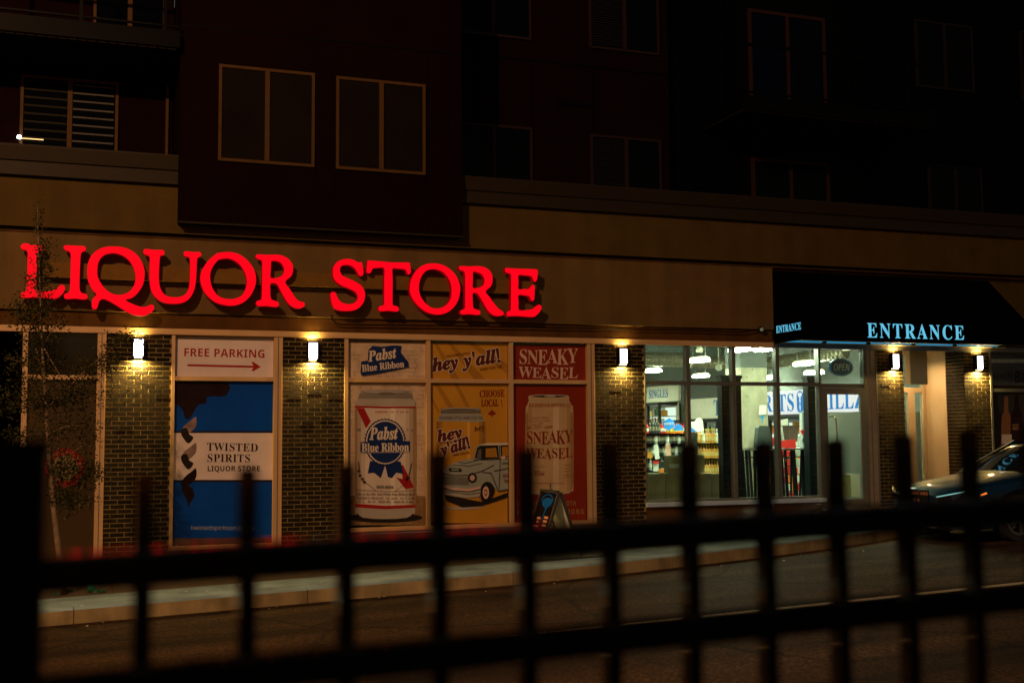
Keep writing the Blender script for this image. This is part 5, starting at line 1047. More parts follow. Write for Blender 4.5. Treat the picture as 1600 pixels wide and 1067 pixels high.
# ------------------------------------------------------------------ awning
AW = empty('awning', (14.2, -.5, 3.93), 'black fabric awning lettered ENTRANCE in pale blue over the door', 'awning')
m_fab = mat('awning_fabric', (.0011, .0009, .001), .9, var=.15, scale=10, bump=.2, bscale=300, spec=.02)
ax0, ax1, af = 11.74, 16.61, -.955
b = M(); t = .012
def panel(b, pts, n, m):
    n = Vector(n) * t; b.hexa([Vector(p) for p in pts], [Vector(p) - n for p in pts], m)
panel(b, [(ax0, -.03, 5.25), (ax1, -.03, 5.25), (ax1, af, 4.39), (ax0, af, 4.39)], (0, -.6, .75), m_fab)
panel(b, [(ax0, af, 4.388), (ax1, af, 4.388), (ax1, af, 3.93), (ax0, af, 3.93)], (0, -1, 0), m_fab)
for x, s in ((ax0, -1), (ax1, 1)): panel(b, [(x, -.03, 5.25), (x, af, 4.39), (x, af, 3.935), (x, -.03, 3.935)], (s, 0, 0), m_fab)
for i in range(1, 5):
    x = ax0 + (ax1 - ax0) * i / 5; b.bar((x, -.035, 5.258), (x, af - .003, 4.398), .018, .012, mat('awning_seam', (.0022, .002, .002), .8, spec=.05)); b.box(x - .009, x + .009, af - .003, af, 3.94, 4.39, MATS['awning_seam'])
b.box(ax0, ax1, af - .003, af, 4.375, 4.395, MATS['awning_seam']); b.box(ax0, ax1, af - .003, af, 3.93, 3.945, MATS['awning_seam'])
part(b, 'canopy', AW)
b = M(); b.box(ax0, ax1 + .3, -.105, -.02, 3.945, 3.99, m_frame)
b.box(ax0 + .02, ax1 - .02, af + .014, af + .05, 3.925, 3.955, m_framed); b.box(ax0 + .02, ax1 - .02, af + .05, -.11, 3.975, 3.985, mat('awning_soffit', (.50, .46, .36), .7, var=.08, scale=2))
for x in (12.6, 13.55, 14.55, 15.5): b.box(x, x + .07, -.30, -.20, 3.94, 3.974, m_dark)
part(b, 'awning_frame', AW)
b = M(); b.box(ax0 + .05, ax1 - .05, -.27, -.22, 3.95, 3.972, emit('blue_tube', (.03, .30, .55), .75)); part(b, 'light_strip', AW)
b = M(); gl, wd = glyphs('ENTRANCE', 'S', .08); m_cy = emit('cyan_lettering', (.13, .53, .76), 1.0)
k = (15.18 - 13.06) / wd
for g in gl: b = M(); extrude_loops(b, g, lambda x, y, d: (13.06 + x * k, af - .004 + d, 4.0 + y * .255 / .454), m_cy, m_cy, .003); part(b, 'letter', AW)
b = M(); gl, wd = glyphs('ENTRANCE', 'S', .03); k = .78 / wd
for g in gl: b = M(); extrude_loops(b, g, lambda x, y, d: (ax0 - .004 + d, -.12 - x * k, 4.115 + y * .125 / .454), m_cy, m_cy, .003); part(b, 'letter', AW)
# alarm bell with a blue lens at the corner of the sign band
b = M(); x, z = W(1190, 515, -.15)
b.tube([(x, -.10, z + .03), (x, -.15, z)], [.03, .045], m_dark, 10); al = empty('alarm_light', (x, -.12, z), 'small round pale blue alarm lens beside the awning', 'alarm light')
part(b, 'housing', al); b = M(); b.tube([(x, -.151, z), (x, -.175, z)], [.042, .03], mat('alarm_lens', (.35, .62, .75), .2), 12); part(b, 'lens', al, smooth=True)

# ------------------------------------------------------------------ inside the shop
m_ceil = mat('shop_ceiling', (.030, .042, .038), .8, var=.2, scale=2); m_floor = mat('shop_floor', (.25, .25, .22), .4, var=.1)
m_cream = mat('shop_wall', (.50, .47, .36), .7, var=.06, scale=2); m_dkw = mat('shop_dark_wall', (.075, .082, .076), .7)
m_tube = emit('tube_panel', (.80, 1.0, .68), 112)
b = M()
b.box(4, 17.2, .3, 20, .75, .84, m_floor); b.box(4, 17.2, .3, 20, 4.75, 4.85, m_ceil); b.box(17.05, 17.25, 1.8, 20, .84, 4.75, m_dkw); b.box(4, 17.05, 16.6, 16.8, .84, 4.75, m_cream)
b.box(4.0, 4.1, .3, 16.6, .84, 4.75, m_dkw); b.box(8.9, 9.0, .3, 4, .84, 4.75, m_dkw)
for y in (3.5, 7.2, 11): b.box(4.1, 17.04, y, y + .25, 4.5, 4.749, mat('ceiling_beam', (.10, .13, .12), .8))
part(b, 'shop_interior', BL)
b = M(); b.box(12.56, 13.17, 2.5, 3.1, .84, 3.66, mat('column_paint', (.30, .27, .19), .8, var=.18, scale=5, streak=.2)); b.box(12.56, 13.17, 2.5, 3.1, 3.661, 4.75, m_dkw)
for (px, py) in ((1165, 575), (1168, 620), (1167, 590), (1176, 578), (1170, 700)):
    x, z = W(px, py, 2.5); b.lathe((x, 2.5, z), [(.012, 0), (.012, .02)], m_dkw, 8)
part(b, 'column', BL)
b = M(); b.box(13.35, 17.0, 1.55, 1.65, .84, 2.74, mat('partition', (.30, .34, .34), .7, var=.1, scale=1.2)); part(b, 'partition', BL)
b = M(); b.box(15.0, 15.4, .35, .5, 3.25, 4.7, m_cream); part(b, 'wall_panel', BL)
# signs on the side wall, letters read towards the street
def side_sign(y_far, y_near, z0, z1, m, items, label, name='wall_sign', base=None):
    r = empty(name, (17.0, (y_far + y_near) / 2, z0), label, 'sign')
    b = M(); b.box(16.96, 17.04, y_near, y_far, z0, z1, m); part(b, 'board', r)
    b = M()
    for txt, ya, yb, zb, h, mm in items:
        gl, wd = glyphs(txt, 'S', .02); k = (ya - yb) / wd
        for g in gl: b = M(); extrude_loops(b, g, lambda x, y, d: (16.953 + d, ya - x * k, zb + y * h / .454), mm, mm, .005); part(b, 'letter', r)
    return r
m_blul = mat('blue_letter', (.004, .14, .36), .5, var=0)
m_blug = emit('blue_lit_letter', (.005, .24, .66), .9)
m_tanb = mat('tan_board', (.70, .60, .50), .6, var=.05)
m_lit = emit('lit_sign_board', (1.0, .97, 1.0), .92)
side_sign(16.4, 13.43, 3.34, 3.84, m_tanb, [('SINGLES', 15.42, 14.1, 3.47, .26, m_blul), ('T', 15.80, 15.56, 3.47, .26, m_blul)], 'tan wall sign reading SINGLES above the far coolers')
side_sign(12.7, 9.2, 2.78, 3.36, m_tanb, [('T', 11.35, 10.95, 2.86, .43, m_blul), ('HE SPI', 10.9, 9.25, 2.86, .43, m_blul)], 'unlit tan wall sign with a blue letter T, partly behind the black window posts')
r = side_sign(9.15, 4.2, 2.82, 3.42, m_lit, [('RITS', 8.75, 7.28, 2.90, .43, m_blug), ('G', 6.72, 6.3, 2.9, .43, m_blug), ('RILLZ', 6.25, 4.45, 2.9, .43, m_blug)], 'bright white light box with blue letters RITS and a corkscrew badge', 'light_box_sign')
b = M()
pl = [(math.cos(t_) * .15, math.sin(t_) * .15 + (.13 if math.sin(t_) > 0 else -.13)) for t_ in [2 * math.pi * i / 24 for i in range(24)]]
extrude_loops(b, [pl], lambda x, y, d: (16.950 + d, 7.02 - x, 3.115 + y), m_blug, m_blug, .004)
part(b, 'badge', r)
b = M(); extrude_loops(b, [[(-.09, .18), (-.07, .23), (.07, .23), (.09, .18), (.05, .13), (.02, .1), (.03, .03), (-.01, -.05), (.03, -.12), (.0, -.24), (-.03, -.12), (.0, -.05), (-.03, .03), (-.02, .1), (-.05, .13)]], lambda x, y, d: (16.944 + d, 7.02 - x, 3.115 + y), m_lit, m_lit, .004)
part(b, 'corkscrew', r)

# ceiling lights, ducts, pendants
def ceiling_light(x, y, z, label):
    r = empty('ceiling_light', (x, y, z), label, 'ceiling light', 'long fluorescent lights in the shop')
    b = M(); b.box(x - .10, x + .10, y - .24, y + .24, z + .012, z + .06, m_tan)
    part(b, 'housing', r)
    b = M(); hx = [(x - .14, y - .2), (x, y - .38), (x + .14, y - .2), (x + .14, y + .2), (x, y + .38), (x - .14, y + .2)]; b.hexa([(p, q, z - .03) for p, q in hx], [(p, q, z + .011) for p, q in hx], m_tube); part(b, 'diffuser', r)
    for s_ in (-.25, .25): b = M(); b.tube([(x, y + s_, z + .07), (x, y + s_, 4.75)], .008, m_dkw, 4); part(b, 'hanger', r)
LT = [(11.9, 3.0, 3.83, 'upper pane of the second bay'), (12.65, 6.6, 3.82, 'upper left pane, at its left edge'), (15.26, 9.0, 3.85, 'lower in the second upper pane'), (14.98, 6.8, 3.80, 'left of the concrete column'), (14.66, 3.4, 3.82, 'centre of the fourth upper pane'),
      (16.0, 5.0, 3.73, 'left of the OPEN sign'), (12.2, 1.0, 3.92, 'high in the fourth upper pane'), (11.65, 1.0, 3.9, 'high above the column'), (16.6, 8.0, 3.76, 'right of the column, far back'), (14.0, 11.5, 3.85, 'far back at the left, second row'), (7.5, 4.0, 3.85, 'added out of sight behind the can posters'), (7.5, 8.0, 3.85, 'added out of sight in the middle of the shop'), (8.5, 12.0, 3.85, 'added out of sight at the back of the shop'), (14.4, 12.2, 3.85, 'added out of sight behind the brick pillar, near the side wall'), (15.4, 14.8, 3.85, 'added out of sight at the far end, near the side wall'), (12.6, 9.0, 3.85, 'added out of sight behind the brick pillar, nearer the street'), (10.2, 1.7, 4.5, 'added unseen above the first bay display'), (11.7, 1.5, 4.5, 'added unseen above the second bay display'), (13.6, 1.4, 4.5, 'added unseen above the railing display'), (15.2, 2.6, 4.5, 'added unseen above the red display')]  # lamps hidden from the street are added to brighten the side wall and goods
for x, y, z, s_ in LT: ceiling_light(x, y, z, 'white fluorescent ceiling light, ' + s_)
m_duct = mat('duct_metal', (.26, .23, .16), .45, metal=.5, var=.1)
def duct(pts, r_, label):
    b = M(); P_ = [Vector(p) for p in pts]; L = (P_[-1] - P_[0]).length; n = int(L / .05)
    path = [P_[0].lerp(P_[-1], i / n) for i in range(n + 1)]
    b.tube(path, [r_ + (.012 if i % 2 else 0) for i in range(n + 1)], m_duct, 14)
    tag(b.build('spiral_duct', smooth=False), label, 'duct')
x0, z0_ = W(1000, 560, 6); x1, z1_ = W(1066, 562, 6); duct([(x0 - 1, 6, z0_), (x1, 6, z1_)], .16, 'ribbed duct under the ceiling at the left')
x0, z0_ = W(1078, 566, 6.3); x1, z1_ = W(1152, 567, 6.3); duct([(x0, 6.3, z0_), (x1, 6.3, z1_)], .13, 'ribbed duct behind the second upper pane')
x0, z0_ = W(1196, 568, 6); x1, z1_ = W(1322, 550, 4); duct([(x0, 6, z0_), (min(x1, 16.8), 4, z1_)], .14, 'ribbed duct rising to the right behind the OPEN sign')
for px, py, yy, s_ in ((1093, 547, 3, 'leftmost'), (1123, 575, 4, 'hanging lowest'), (1155, 563, 4, 'just left of the column')):
    x, z = W(px, py, yy); b = M(); b.lathe((x, yy, z - .06), [(.02, 0), (.06, .02), (.075, .07), (.06, .12), (.02, .14)], m_cream, 12); b.tube([(x, yy, z + .07), (x, yy, 4.75)], .01, m_cream, 5)
    tag(b.build('dome_camera', smooth=True), 'small white dome camera on a rod, ' + s_, 'camera', 'dome cameras under the shop ceiling')

# OPEN sign
x, z = W(1313, 574, .35)
r = empty('open_sign', (x, .35, z - .17), 'unlit dark blue oval OPEN sign hanging over the door', 'sign')
b = M(); o_ = [(x + .27 * math.cos(t_) + .0, z + .165 * math.sin(t_)) for t_ in [2 * math.pi * i / 32 for i in range(32)]]
extrude_loops(b, [o_], lambda X, Z, d: (X, .33 + d, Z), mat('neon_board', (.003, .03, .08), .3), MATS['neon_board'], .03); part(b, 'board', r)
b = M(); n_ = 36; b.tube([(x + .25 * math.cos(2 * math.pi * i / n_), .32, z + .148 * math.sin(2 * math.pi * i / n_)) for i in range(n_ + 1)], .008, mat('neon_blue_tube', (.02, .20, .42), .3), 6)
gl, wd = glyphs('OPEN', 'R', .03); k = .36 / wd
for g in gl: extrude_loops(b, g, lambda X, Y_, d: (x - .18 + X * k + Y_ * .05, .318 + d, z - .06 + Y_ * .125 / .48), mat('neon_clear_tube', (.35, .36, .33), .3), MATS['neon_clear_tube'], .01)
part(b, 'neon_tube', r)
b = M(); b.tube([(x - .1, .34, z + .15), (x - .02, .34, 3.84)], .004, m_dark, 4); part(b, 'hanger', r)
b = M(); b.tube([(x + .1, .34, z + .15), (x + .04, .34, 3.84)], .004, m_dark, 4); part(b, 'hanger', r)

# black slatted posts of the folded security gates
m_gate = mat('gate_black', (.006, .009, .012), .35, metal=.3, var=.1)
for px0, px1, ztop, s_ in ((1127, 1140, 3.31, 'leftmost'), (1149, 1157.5, 3.31, 'just left of the concrete column'), (1262, 1277, 3.31, 'beside the entrance door')):
    x0, _ = W(px0, 690, .25); x1, _ = W(px1, 690, .25); b = M(); b.box(x0, x1, .2, .36, 1.10, ztop, m_gate); b.box(x0 - .02, x1 + .02, .19, .37, ztop, ztop + .06, m_gate)
    for k in range(9): b.box(x0 + .03, x1 - .03, .196, .2, 1.35 + k * .22, 1.356 + k * .22, m_framed)
    tag(b.build('security_post', smooth=False), 'tall black folded security gate behind the glass, ' + s_, 'security gate', 'folded security gates behind the glass')

# coolers along the side wall
def bottle_proto(body, cap, lab, r_=.038, h=.30):
    b = M(); b.lathe((0, 0, 0), [(r_, 0), (r_, h * .58), (r_ * .4, h * .72), (r_ * .38, h * .9)], body, 8); b.lathe((0, 0, h * .9), [(r_ * .45, 0), (r_ * .45, h * .12)], cap, 8)
    b.lathe((0, 0, h * .18), [(r_ * 1.03, 0), (r_ * 1.03, h * .28)], lab, 8)
    o = b.build('bottle', origin=(0, 0, 0)); return o
def pm(n, c, r_=.35): return mat('pack_' + n, c, r_, var=0)
c_am = pm('amber', (.55, .24, .03)); c_gr = pm('green', (.02, .10, .05)); c_wh = pm('white', (.7, .7, .62)); c_rd = pm('red', (.6, .02, .015)); c_or = pm('orange', (.75, .20, .02)); c_bl = pm('blue', (.02, .25, .55)); c_dk = pm('dark', (.02, .03, .03)); c_cl = pm('clear', (.45, .50, .42)); c_yel = pm('yellow', (.7, .5, .06)); c_wine = pm('wine', (.10, .01, .02)); c_card = pm('cardboard', (.20, .145, .075), .8)
P_am = bottle_proto(c_am, c_yel, pm('ochre_label', (.50, .36, .12))); P_gr = bottle_proto(c_dk, c_wh, c_cl); P_wine = bottle_proto(c_dk, c_wine, pm('dull_label', (.22, .19, .13)), .037, .31); P_cl = bottle_proto(c_cl, c_wh, c_wh); P_or = bottle_proto(c_or, c_rd, c_yel, .04, .2); P_rd = bottle_proto(c_rd, c_dk, c_wh, .04, .24)
PROTO = [P_am, P_gr, P_wine, P_cl, P_or, P_rd]; used = set()
def put(proto, x, y, z, label, group):
    if proto.name in used: o = proto.copy(); C.objects.link(o)
    else: o = proto; used.add(proto.name)
    o.location = (x, y, z); o.name = 'bottle'
    return tag(o, label, 'bottle', group)
m_shelf = mat('shelf_metal', (.022, .028, .026), .5); m_strip = mat('price_strip', (.24, .25, .22), .5, var=0)
def cooler(y0, y1, label, kinds, zt=2.75):
    r = empty('cooler', (16.6, (y0 + y1) / 2, .84), label, 'cooler', 'glass door coolers along the side wall')
    b = M(); b.box(16.9, 16.95, y0, y1, .84, zt, m_cream); n = max(1, round((y1 - y0) / .75)); dy = (y1 - y0) / n
    for i in range(n + 1): b.box(16.25, 16.33, y0 + i * dy - .035, y0 + i * dy + .035, .84, zt, m_gate)
    b.box(16.25, 16.9, y0, y1, zt - .09, zt, m_gate); b.box(16.25, 16.9, y0, y1, .84, .95, m_gate); part(b, 'cabinet', r)
    s_ = M()
    for z in [zt - .43 - .31 * q for q in range(5)]: s_.box(16.4, 16.88, y0 + .04, y1 - .04, z, z + .02, m_strip)
    part(s_, 'shelf', r)
    s_ = M(); rr = random.Random(int(y0 * 10))
    for z in [zt - .41 - .31 * q for q in range(5)]:
        y = y0 + .07
        while y < y1 - .1:
            wd_ = rr.uniform(.06, .14); h = rr.uniform(.14, .27); s_.box(16.42, 16.6, y, y + wd_, z, z + h, rr.choice(kinds)); y += wd_ + rr.uniform(.01, .05)
    part(s_, 'stock', r, kind='stuff')
    s_ = M(); s_.box(16.86, 16.885, y0 + .1, y1 - .1, 1.0, zt - .15, emit('cooler_light', (.85, 1, .85), 1.1)); part(s_, 'lamp', r)
    return r
cooler(13.4, 16.4, 'far glass door cooler with bottles under the SINGLES sign', [c_wh, c_gr, c_cl, c_dk, c_am, c_cl], 3.3)
cooler(9.3, 12.7, 'dark cooler under the unlit sign, behind the white price placard', [c_cl, c_gr, c_wh, c_dk])
cooler(3.6, 8.9, 'nearest cooler with colourful cans under the bright light box', [c_am, c_bl, c_wh, c_or, c_rd, c_cl, c_yel])

# shelf of bottles behind the first bay
def gondola(px0, px1, py_levels, Y, depth, label, name='bottle_shelf'):
    x0, _ = W(px0, 700, Y); x1, _ = W(px1, 700, Y); zs = [W((px0 + px1) / 2, p, Y)[1] for p in py_levels]
    r = empty(name, ((x0 + x1) / 2, Y + depth / 2, .84), label, 'shelf')
    b = M(); b.box(x0, x1, Y + depth, Y + depth + .03, .84, zs[0] + .1, m_shelf); b.box(x0 - .03, x0, Y, Y + depth, .84, zs[0], m_shelf); b.box(x1, x1 + .03, Y, Y + depth, .84, zs[0], m_shelf); part(b, 'frame', r)
    for z in zs:
        b = M(); b.box(x0, x1, Y, Y + depth, z - .02, z, m_shelf); b.box(x0, x1, Y - .012, Y - .002, z - .035, z - .005, m_strip)
        q = x0 + .03
        while q < x1 - .05: b.box(q, q + .028, Y - .016, Y - .0125, z - .034, z - .006, c_wh); q += .085; part(b, 'shelf', r)
    return x0, x1, zs
x0, x1, zs = gondola(1010, 1075, (677, 693, 711, 734, 760), 3.0, .35, 'wine shelf with red and orange topped bottles behind the first bay')
G1 = 'wine bottles on the left shelf'
for li, z in enumerate(zs):
    n = 14; 
    for i in range(n):
        x = x0 + .045 + i * (x1 - x0 - .09) / (n - 1)
        if li == 0: pr = P_rd if i in (0, 5, 6, 13) else (P_or if i > 6 else P_wine); lb = 'small bottle with a red or orange cap on the top shelf'
        elif li == 4 and i < 7: continue
        else: pr = P_wine if (i + li) % 4 else P_cl; lb = 'dark wine bottle standing in a row on the left shelf'
        put(pr, x, 3.06, z, ORD[i] + ' bottle from the left on the ' + ['top', 'second', 'middle', 'fourth', 'bottom'][li] + ' row of the wine shelf', G1)
x0, x1, zs = gondola(1083, 1130, (692, 716, 741, 764), 4.0, .4, 'shelf of amber bottles behind the second bay')
for li, z in enumerate(zs):
    for i in range(11): put(P_am if i % 5 != 4 or li else P_cl, x0 + .04 + i * (x1 - x0 - .08) / 10, 4.08, z, ORD[i] + ' bottle from the left on the ' + ['top', 'second', 'third', 'bottom'][li] + ' row of amber bottles', 'amber bottles on the second shelf')
    b = None
# price placards, packs and boxes
def plate(name, pts, Y, m, label, cat, th=.012, lab=None):
    b = M(); l = [W(px, py, Y) for px, py in pts]; extrude_loops(b, [l], lambda x, z, d: (x, Y + d, z), m, m, th)
    if lab:
        txt, p0, p1, h, mm = lab; gl, wd = glyphs(txt, 'B', .03); q0 = W(*p0, Y - .004); q1 = W(*p1, Y - .004); k = (q1[0] - q0[0]) / wd
        for g in gl: extrude_loops(b, g, lambda x, y, d: (q0[0] + x * k, Y - .004 + d, q0[1] + y * h / .48 + x * k * (q1[1] - q0[1]) / (q1[0] - q0[0])), mm, mm, .003)
    return tag(b.build(name), label, cat)
c_signb = mat('placard_blue', (.01, .22, .75), .5, var=0)
plate('placard', [(1036, 660), (1039, 657), (1043, 655), (1046, 653), (1049, 655), (1052, 657), (1054, 660), (1054, 666), (1051, 669), (1048, 670), (1045, 673), (1042, 670), (1038, 668)], 2.6, c_signb, 'bright blue shaped placard reading MADE IN BC', 'placard', lab=('MADE IN BC', (1038, 664), (1052.5, 663.5), .05, c_wh))
plate('placard', [(1053, 668), (1057, 664), (1061, 662), (1066, 665), (1068, 672), (1054, 673)], 2.6, c_signb, 'smaller blue placard at the end of the top shelf', 'placard')
plate('placard', [(1080, 659), (1086, 658), (1089, 653), (1095, 653), (1098, 657), (1100, 673), (1090, 675), (1081, 671)], 3.2, mat('placard_white', (.75, .78, .68), .5), 'blank white shaped placard above the amber bottles', 'placard')
plate('placard', [(1080, 668), (1084, 670), (1089, 674), (1080, 675)], 3.1, c_signb, 'small blue corner placard below the white one', 'placard')
plate('price_poster', [(1187, 633), (1197.5, 633), (1197.5, 647), (1186, 648)], 2.46, c_wh, 'white notice fixed to the concrete column', 'notice')
plate('tag_card', [(1188.5, 649.5), (1194, 649), (1194, 653), (1192.5, 654), (1192, 661), (1191, 661), (1190.5, 654), (1189, 653)], 1.6, c_bl, 'small blue tag above the dark draped stand', 'tag')
plate('draped_stand', [(1185, 668), (1188, 665), (1199, 665), (1203, 669), (1206, 695), (1207, 730), (1181, 730), (1183, 690)], 1.55, mat('drape', (.045, .055, .052), .8), 'dark draped stand in front of the concrete column', 'stand', th=.12)
plate('hang_poster', [(1040, 693), (1047, 692), (1049, 716), (1045, 735), (1041, 733)], 2.78, mat('speckled_print', (.65, .12, .05), .5, var=.5, scale=30, col2=(.6, .6, .45)), 'narrow speckled red and cream hanging strip right of the white tag', 'hanging strip')
plate('gift_pack', [(1030, 721), (1042, 721), (1042, 731), (1030, 731)], 2.77, c_dk, 'dark square pack between the red pack and the speckled strip', 'pack')
plate('carton_label', [(1046, 724), (1061, 725), (1061, 731), (1046, 731)], .7, c_cl, 'pale paper label on the short carton', 'label', th=.004)
plate('hang_tag', [(1021, 695), (1028, 693), (1031, 716), (1024, 718)], 2.8, c_wh, 'white hanging tag among the wine bottles', 'tag')
plate('gift_pack', [(1021, 720), (1029, 720), (1029, 736), (1021, 737)], 2.75, c_wh, 'small white and blue pack at the foot of the left shelf', 'pack')
plate('gift_pack', [(1021, 720), (1029.5, 720), (1029.5, 724), (1021, 724)], 2.72, c_rd, 'small red pack standing on the cartons, left bay', 'pack')
plate('gift_pack', [(1029.5, 732), (1043, 733), (1043, 738), (1029.5, 738)], 2.72, c_or, 'flat orange pack beside the red one', 'pack')
plate('gift_pack', [(1012, 706), (1019, 706), (1019, 716), (1012, 716)], 2.8, c_am, 'amber pack at the left end of the wine shelf', 'pack')
m_carton = mat('carton', (.24, .20, .10), .85, var=.25, scale=3)
def carton(px0, px1, py0, py1, Y, d, label):
    x0, z1 = W(px0, py0, Y); x1, z0 = W(px1, py1, Y)
    r = empty('carton', ((x0 + x1) / 2, Y + d / 2, z0), label, 'carton', 'brown cartons stacked behind the window')
    b = M(); b.box(x0, x1, Y, Y + d, z0, z1, m_carton); part(b, 'box', r)
    b = M(); b.box(x0 - .001, x1 + .001, Y - .002, Y + d + .001, z1 - .07, z1 - .066, m_dkw); b.box((x0 + x1) / 2 - .02, (x0 + x1) / 2 + .02, Y + .01, Y + d, z1 + .0005, z1 + .002, mat('carton_tape', (.3, .24, .14), .4)); part(b, 'tape', r)
for i, (a0, a1) in enumerate(((1015, 1040), (1040.5, 1062), (1062.5, 1092), (1093, 1112), (1112.5, 1127))):
    carton(a0, a1, 740, 768, .7, .4, ['lower row carton at the left edge', 'lower row carton, second from the left', 'lower row carton under the tall stack', 'lower row carton left of the black gate post', 'lower row carton touching the black gate post'][i])
    carton(a0, a1, 768.5, 790, .69, .4, ['bottom carton at the left edge', 'bottom carton, second from the left', 'bottom carton under the tall stack', 'bottom carton left of the black gate post', 'bottom carton touching the black gate post'][i])
carton(1051, 1070, 712, 739, .8, .35, 'upper carton, left one of the two on top'); carton(1083, 1101, 711, 739, .8, .35, 'upper carton, right one of the two on top'); carton(1046, 1063, 725, 739.5, .72, .06, 'short pale carton leaning on the left upper one')
plate('grey_panel', [(1080, 676), (1090, 676), (1090, 711), (1080, 711)], 1.2, m_dkw, 'narrow grey panel left of the amber bottles', 'panel', th=.05)

# railing with twisted slats, red displays, basket
x0, z = W(1157, 702, .9); x1, _ = W(1262, 702, .9)
r = empty('display_railing', ((x0 + x1) / 2, .9, .84), 'black slatted railing with a pale top rail inside the window', 'railing')
b = M(); b.box(x0, x1, .87, .93, z - .02, z + .01, m_strip); part(b, 'top_rail', r)
rr = random.Random(9); x = x0 + .03
while x < x1 - .03:
    b = M(); wv = rr.uniform(.03, .06) if x < 12.95 else rr.uniform(.018, .03); b.bar((x, .9, 1.08), (x + rr.uniform(-.05, .08), .9, z - .02), wv, .02, m_gate); part(b, 'slat', r); x += rr.uniform(.05, .09)
b = M(); b.box(x0, x1, .89, .91, z - .16, z - .14, m_gate); b.box(x0, x1, .89, .91, 1.1, 1.12, m_gate); part(b, 'cross_rail', r)
rr = random.Random(4); x0, _ = W(1214, 740, 2.0); x1, _ = W(1264, 740, 2.0)
r = empty('red_display', ((x0 + x1) / 2, 2.2, .84), 'red and white stacked drink packs behind the railing', 'display')
b = M(); k = 0
for zi in range(7):
    x = x0
    while x < x1:
        wv = rr.uniform(.10, .17); b = M(); b.box(x, x + wv - .02, 2.0, 2.3, .86 + zi * .165, .99 + zi * .165, rr.choice([c_rd, c_rd, c_wh, c_rd, c_or, c_cl])); part(b, 'pack', r); x += wv
x, z = W(1240, 690, 3.0); x2, z2 = W(1248, 666, 3.0)
b = M(); m_wick = mat('wicker', (.10, .065, .05), .8, var=.3, scale=40)
b.hexa([(x - .09, 3, z), (x + .09, 3, z), (x + .09, 3.2, z), (x - .09, 3.2, z)], [(x - .12, 2.98, z2), (x + .12, 2.98, z2), (x + .12, 3.22, z2), (x - .12, 3.22, z2)], m_wick); b.box(x - .135, x + .135, 2.96, 3.24, z2 + .001, z2 + .02, m_wick)
tag(b.build('basket'), 'brown woven basket above the red packs', 'basket')
plate('price_poster', [(1219, 656), (1231, 654), (1232, 684), (1219, 687)], 3.4, c_wh, 'white price poster left of the woven basket', 'notice')
plate('price_poster', [(1219, 688), (1243, 686), (1244, 700), (1219, 700)], 2.9, c_rd, 'red price poster just above the railing', 'notice')
plate('red_label', [(1251, 673), (1254, 671.5), (1262, 671.5), (1263, 679), (1254, 679)], 1.5, c_rd, 'red arrow shaped label beside the right gate post', 'label')
x, z = W(1257.5, 688, 1.5); b = M(); o_ = [(x + .055 * math.cos(2 * math.pi * i / 20), z + .06 * math.sin(2 * math.pi * i / 20)) for i in range(20)]; extrude_loops(b, [o_], lambda X, Z, d: (X, 1.5 + d, Z), c_gr, c_gr, .01); tag(b.build('round_label'), 'dark green round label below the red arrow label', 'label')
plate('stock_poster', [(1292, 741), (1329, 741), (1330, 776), (1293, 776)], 1.2, mat('green_pack', (.04, .36, .12), .5, var=.5, scale=18, col2=(.50, .12, .10)), 'green and red pack stack at the foot of the door glass', 'pack', th=.2)
plate('white_crate', [(1329.5, 740), (1343, 740), (1345, 776), (1330, 776)], 1.3, c_wh, 'white box at the right foot of the door glass', 'box', th=.2)
for nm, cxy in (('green_x', 0),): pass
for o in PROTO:
    if o.name not in used and not o.get('label'): bpy.data.objects.remove(o)
# ------------------------------------------------------------------ iron fence close to the lens
FY = -16.95
FN = empty('picket_fence', (.6, FY, .45), 'black iron picket fence with two flat rails in the near foreground', 'fence')
def sl(x, z0, k=.024): return z0 + k * x
for z0, hh in ((2.146, .043), (2.011, .039)):
    b = M(); xa, xb = -.6, 3.2
    cr = [(FY - .02, -hh / 2), (FY + .02, -hh / 2), (FY + .02, hh / 2 - .005), (FY + .0185, hh / 2 - .0015)] + [(FY + .017 - .0017 * i, hh / 2 - .93 * (.007 + .0017 * i) ** 2) for i in range(21)] + [(FY - .02, hh / 2 - .004)]
    b.hexa([(xa, y, sl(xa, z0) + s_) for y, s_ in cr], [(xb, y, sl(xb, z0) + s_) for y, s_ in cr], mat('fence_paint', (.0015, .0015, .0015), 0.10, var=0, spec=.5, coat=.8, bump=.02, bscale=120))
    part(b, 'rail', FN)
m_fp = MATS['fence_paint']
zt = [2.259, 2.265, 2.269, 2.282, 2.285, 2.292, 2.291, 2.292, 2.294, 2.300, 2.307]
for i in range(-4, 24):
    x = .076 + .1226 * i
    if -.16 < x < .02: continue
    top = zt[i] if 0 <= i < 11 else 2.262 + .035 * x
    b = M(); b.box(x - .011, x + .011, FY - .011, FY + .011, .45, top - .004, m_fp); b.box(x - .0085, x + .0085, FY - .0085, FY + .0085, top - .004, top, m_fp)
    part(b, 'picket', FN)
m_fq = mat('fence_matt', (.0015, .0015, .0015), .6, var=0, spec=.05)
b = M(); b.box(-.14, -.034, FY - .05, FY + .05, .4, 2.285, m_fq); b.box(-.142, -.032, FY - .053, FY + .053, 2.285, 2.300, m_fq); part(b, 'post', FN)

